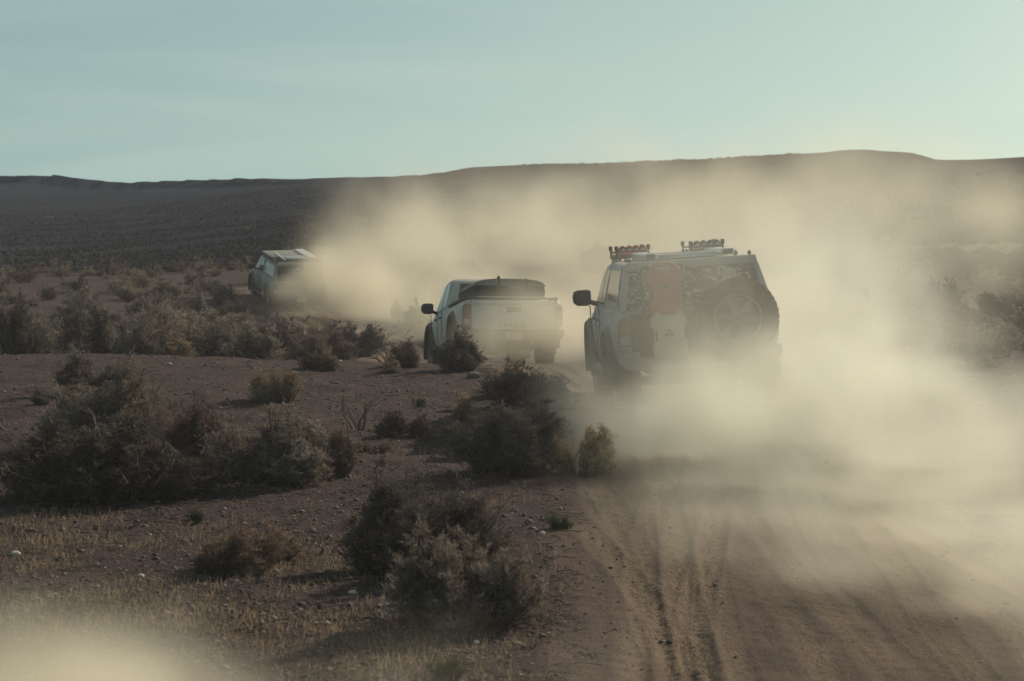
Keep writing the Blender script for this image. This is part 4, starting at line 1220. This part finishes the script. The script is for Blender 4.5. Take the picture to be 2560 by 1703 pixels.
# scrub on the far plain, a mass of low domes
def far_keep(x, y, r): return fbm(x / 40, y / 40, 3) > -.35 + .5 * r.random(len(x))
def domes(name, label, n0, d0, d1, u0, u1, size, seed, pw=1.0):
    Xs, Ys, rg = scatter(n0, d0, d1, u0, u1, pw, far_keep, seed)
    n = len(Xs); s = size * rg.uniform(.5, 1.4, n)
    ang = np.arange(6) * math.pi / 3
    ring0 = np.stack([np.cos(ang), np.sin(ang), np.zeros(6) - .2], -1); ring1 = np.stack([np.cos(ang + .5) * .8, np.sin(ang + .5) * .8, np.full(6, .55)], -1)
    base_ = np.concatenate([ring0, ring1, [[0, 0, .95]]])
    tv = base_[None] * (1 + rg.uniform(-.3, .3, (n, 13, 1))) * s[:, None, None] * np.array([.55, .55, .75])
    V = (tv + np.stack([Xs, Ys, height(Xs, Ys)], -1)[:, None, :]).reshape(-1, 3)
    f = []
    for k in range(6):
        q = (k + 1) % 6; f += [[k, q, 6 + q], [k, 6 + q, 6 + k], [6 + k, 6 + q, 12]]
    T = (np.array(f)[None] + (np.arange(n) * 13)[:, None, None]).reshape(-1, 3)
    o = link(name, mesh_np(name, V, None, M['scrub'], False, T)); tag(o, label, 'scrub', kind='stuff')
domes('plain_scrub', 'mass of low scrub dotting the dark plain before the hills', 30000, 430, 2200, -.26, .12, .9, 5, .8)
domes('slope_scrub', 'mass of low scrub on the rising slope at the right', 15000, 95, 420, .03, .26, 1.0, 6, .9)

# ------------------------------------------------------------------ dust and haze
def dust_mat(name, col, dens, aniso):
    m, n, l, b = new_mat(name); n.remove(b)
    pv = n.new('ShaderNodeVolumePrincipled')
    pv.inputs['Color'].default_value = (*col, 1); pv.inputs['Density'].default_value = dens; pv.inputs['Anisotropy'].default_value = aniso
    l(pv.outputs[0], n['Material Output'].inputs['Volume']); return m
M['dust'] = dust_mat('road_dust', (0.96, 0.945, 0.85), 1.0, 0.45)
M['dust_tan'] = dust_mat('settling_dust', (0.95, 0.89, 0.75), 1.0, 0.45)

def cloud(name, label, lo, hi, vox, blobs, nscale, seed, erode=.35, mat='dust'):
    """billowing dust as a density grid: soft blobs broken up by noise"""
    ng = bpy.data.node_groups.new(name, 'GeometryNodeTree')
    ng.interface.new_socket('Geometry', in_out='OUTPUT', socket_type='NodeSocketGeometry')
    N, lk = ng.nodes, ng.links.new
    out = N.new('NodeGroupOutput'); vc = N.new('GeometryNodeVolumeCube'); sm = N.new('GeometryNodeSetMaterial')
    sm.inputs['Material'].default_value = M[mat]
    vc.inputs['Min'].default_value = lo; vc.inputs['Max'].default_value = hi
    for i, a in enumerate('XYZ'): vc.inputs['Resolution ' + a].default_value = max(8, int((hi[i] - lo[i]) / vox))
    pos = N.new('GeometryNodeInputPosition').outputs[0]
    def vm(op, a, b):
        q = N.new('ShaderNodeVectorMath'); q.operation = op
        for s, v in ((q.inputs[0], a), (q.inputs[1], b)):
            if isinstance(v, (tuple, Vector)): s.default_value = tuple(v)
            elif v is not None: lk(v, s)
        return q.outputs['Value'] if op == 'LENGTH' else q.outputs[0]
    def fm(op, a, b):
        q = N.new('ShaderNodeMath'); q.operation = op
        for s, v in ((q.inputs[0], a), (q.inputs[1], b)):
            if isinstance(v, (int, float)): s.default_value = v
            else: lk(v, s)
        return q.outputs[0]
    def nz(scale, detail, off, col=False, src=None):
        t = N.new('ShaderNodeTexNoise'); t.inputs['Scale'].default_value = scale; t.inputs['Detail'].default_value = detail
        lk(vm('ADD', pos if src is None else src, (off, off * .7, off * 1.3)), t.inputs['Vector']); return t.outputs['Color'] if col else t.outputs[0]
    def mr(v, a, b, c, d, kind='SMOOTHSTEP'):
        q = N.new('ShaderNodeMapRange'); q.interpolation_type = kind; lk(v, q.inputs['Value'])
        for nm, w in (('From Min', a), ('From Max', b), ('To Min', c), ('To Max', d)): q.inputs[nm].default_value = w
        return q.outputs[0]
    warp = vm('SUBTRACT', nz(nscale * .55, 2, seed, True), (.5, .5, .5))
    wsc = N.new('ShaderNodeVectorMath'); wsc.operation = 'SCALE'; lk(warp, wsc.inputs[0]); wsc.inputs['Scale'].default_value = 1.1 / nscale
    wp = vm('ADD', pos, wsc.outputs[0])
    n1 = mr(nz(nscale, 5, seed + 5), .32, .70, -1, 1, 'LINEAR')
    tot = None
    for c, r, s in blobs:
        d = vm('LENGTH', vm('DIVIDE', vm('SUBTRACT', wp, c), r), None)
        d = fm('ADD', d, fm('MULTIPLY', n1, -erode))
        q = mr(d, 1.0, .05, 0, s)
        tot = q if tot is None else fm('ADD', tot, q)
    tot = fm('MULTIPLY', tot, mr(nz(nscale * 1.25, 6, seed + 9, False, wp), .38, .64, .10, 2.1, 'LINEAR'))
    lk(tot, vc.inputs['Density']); lk(vc.outputs[0], sm.inputs[0]); lk(sm.outputs[0], out.inputs[0])
    ob = link(name, bpy.data.meshes.new(name)); ob.modifiers.new('dust', 'NODES').node_group = ng
    return tag(ob, label, 'dust', kind='stuff')

def bl(px, py, D, rx, ry, rz, s): return (at(px, py, D), (rx, ry, rz), s)
cloud('dust_cloud', 'thick pale dust billowing behind and right of the near pickup', (-.6, 13.5, -.4), (9.5, 45, 4.6), .15, [
    bl(2270, 1100, 23.0, 2.7, 3.4, 1.1, .80), bl(2430, 1230, 21.2, 1.7, 2.2, .62, .50), bl(1970, 1000, 24.4, 1.6, 1.9, .95, .60), bl(2090, 850, 28.5, 2.1, 5, 1.45, .36),
    bl(1690, 1130, 24.2, 1.4, 2.6, .48, .50), bl(1790, 1075, 24.0, 1.5, 1.5, .65, .70), bl(1590, 1120, 24.8, .9, 1.6, .42, .30), bl(1950, 1150, 23.6, 1.6, 2.2, .55, .5), bl(1910, 900, 24.9, 1.0, .8, .75, .50), bl(1740, 850, 25.1, 1.9, 1.3, 1.5, .27), bl(1480, 1010, 25.6, .9, 1.6, .6, .12),
    bl(2080, 640, 36, 3.2, 8, 1.7, .08), bl(2250, 1320, 19.8, 2.0, 5.5, .52, .24), bl(1800, 1230, 21.0, 1.5, 5.0, .34, .14), bl(2480, 1360, 18.4, 1.5, 5.5, .6, .24)], .62, 3, .36)
cloud('dust_cloud', 'veil of dust hanging right of the middle pickup', (-3.5, 40, -1.6), (16, 78, 6.5), .24, [
    bl(1440, 790, 46, 1.7, 4, 1.2, .20), bl(1335, 835, 41.7, 1.5, 1.0, 1.0, 1.1), bl(1620, 640, 55, 4.5, 10, 2.2, .10), bl(1900, 560, 62, 5.4, 14, 2.6, .045), bl(2420, 620, 66, 4.2, 10, 2.6, .035), bl(1500, 480, 68, 8, 9, 2.6, .03), bl(2050, 440, 66, 7, 10, 2.4, .04), bl(2400, 460, 68, 5, 10, 2.4, .03)], .35, 11, .35, 'dust_tan')
cloud('dust_cloud', 'dust plume trailing from the farthest pickup across the hollow', (-11, 58, -2.2), (14, 118, 8), .30, [
    bl(900, 740, 78, 2.8, 6, 1.5, .42), bl(1020, 650, 84, 4.6, 10, 2.5, .16), bl(752, 735, 78.8, 1.8, 1.4, 1.15, 1.15), bl(1250, 580, 95, 7.5, 14, 3.6, .07), bl(1150, 800, 68, 3.5, 6, 1.4, .16)], .28, 23, .35, 'dust_tan')
cloud('dust_cloud', 'low dust drifting over the ground at the lower left', (-5.5, 7.0, -.2), (1.2, 14.5, 1.6), .10, [
    bl(40, 1800, 10.4, 1.5, 2.0, .50, 1.5), bl(430, 1800, 10.6, 1.2, 1.5, .34, .5), bl(250, 1800, 10.2, 2.4, 1.6, .30, .35)], .7, 31, .35, 'dust_tan')
cloud('dust_cloud', 'thin dust lingering over the wheel tracks at the lower right', (1.0, 10, -.2), (6.5, 20.5, 2.0), .14, [
    bl(2450, 1400, 17.5, 1.7, 3.4, .7, .20), bl(2100, 1330, 19.2, 2.0, 2.0, .42, .20), bl(2560, 1560, 14.5, .9, 2.2, .5, .14), bl(1750, 1300, 19.5, 1.2, 1.2, .3, .12)], .9, 41, .6, 'dust_tan')

M['haze'] = dust_mat('haze_air', (0.55, 0.72, 1.0), 1.7e-5, 0.1)
M['veil'] = dust_mat('shadow_lift_dust', (0.90, 0.89, 0.95), 0.0008, 0.4)  # even thin veil added over the track to lift the dark shadows
mb = MB(); mb.box((0, 27, 1.6), (50, 70, 8.4)); vz = mb.build('shadow_lift_veil', M['veil']); tag(vz, 'thin dust veil added along the track to lift the shadows', 'dust', kind='stuff')
mb = MB(); mb.box((0, 3600, 22), (18400, 7900, 96)); hz = mb.build('haze', M['haze']); tag(hz, 'thin pale haze in the air over the plain', 'haze', kind='stuff')
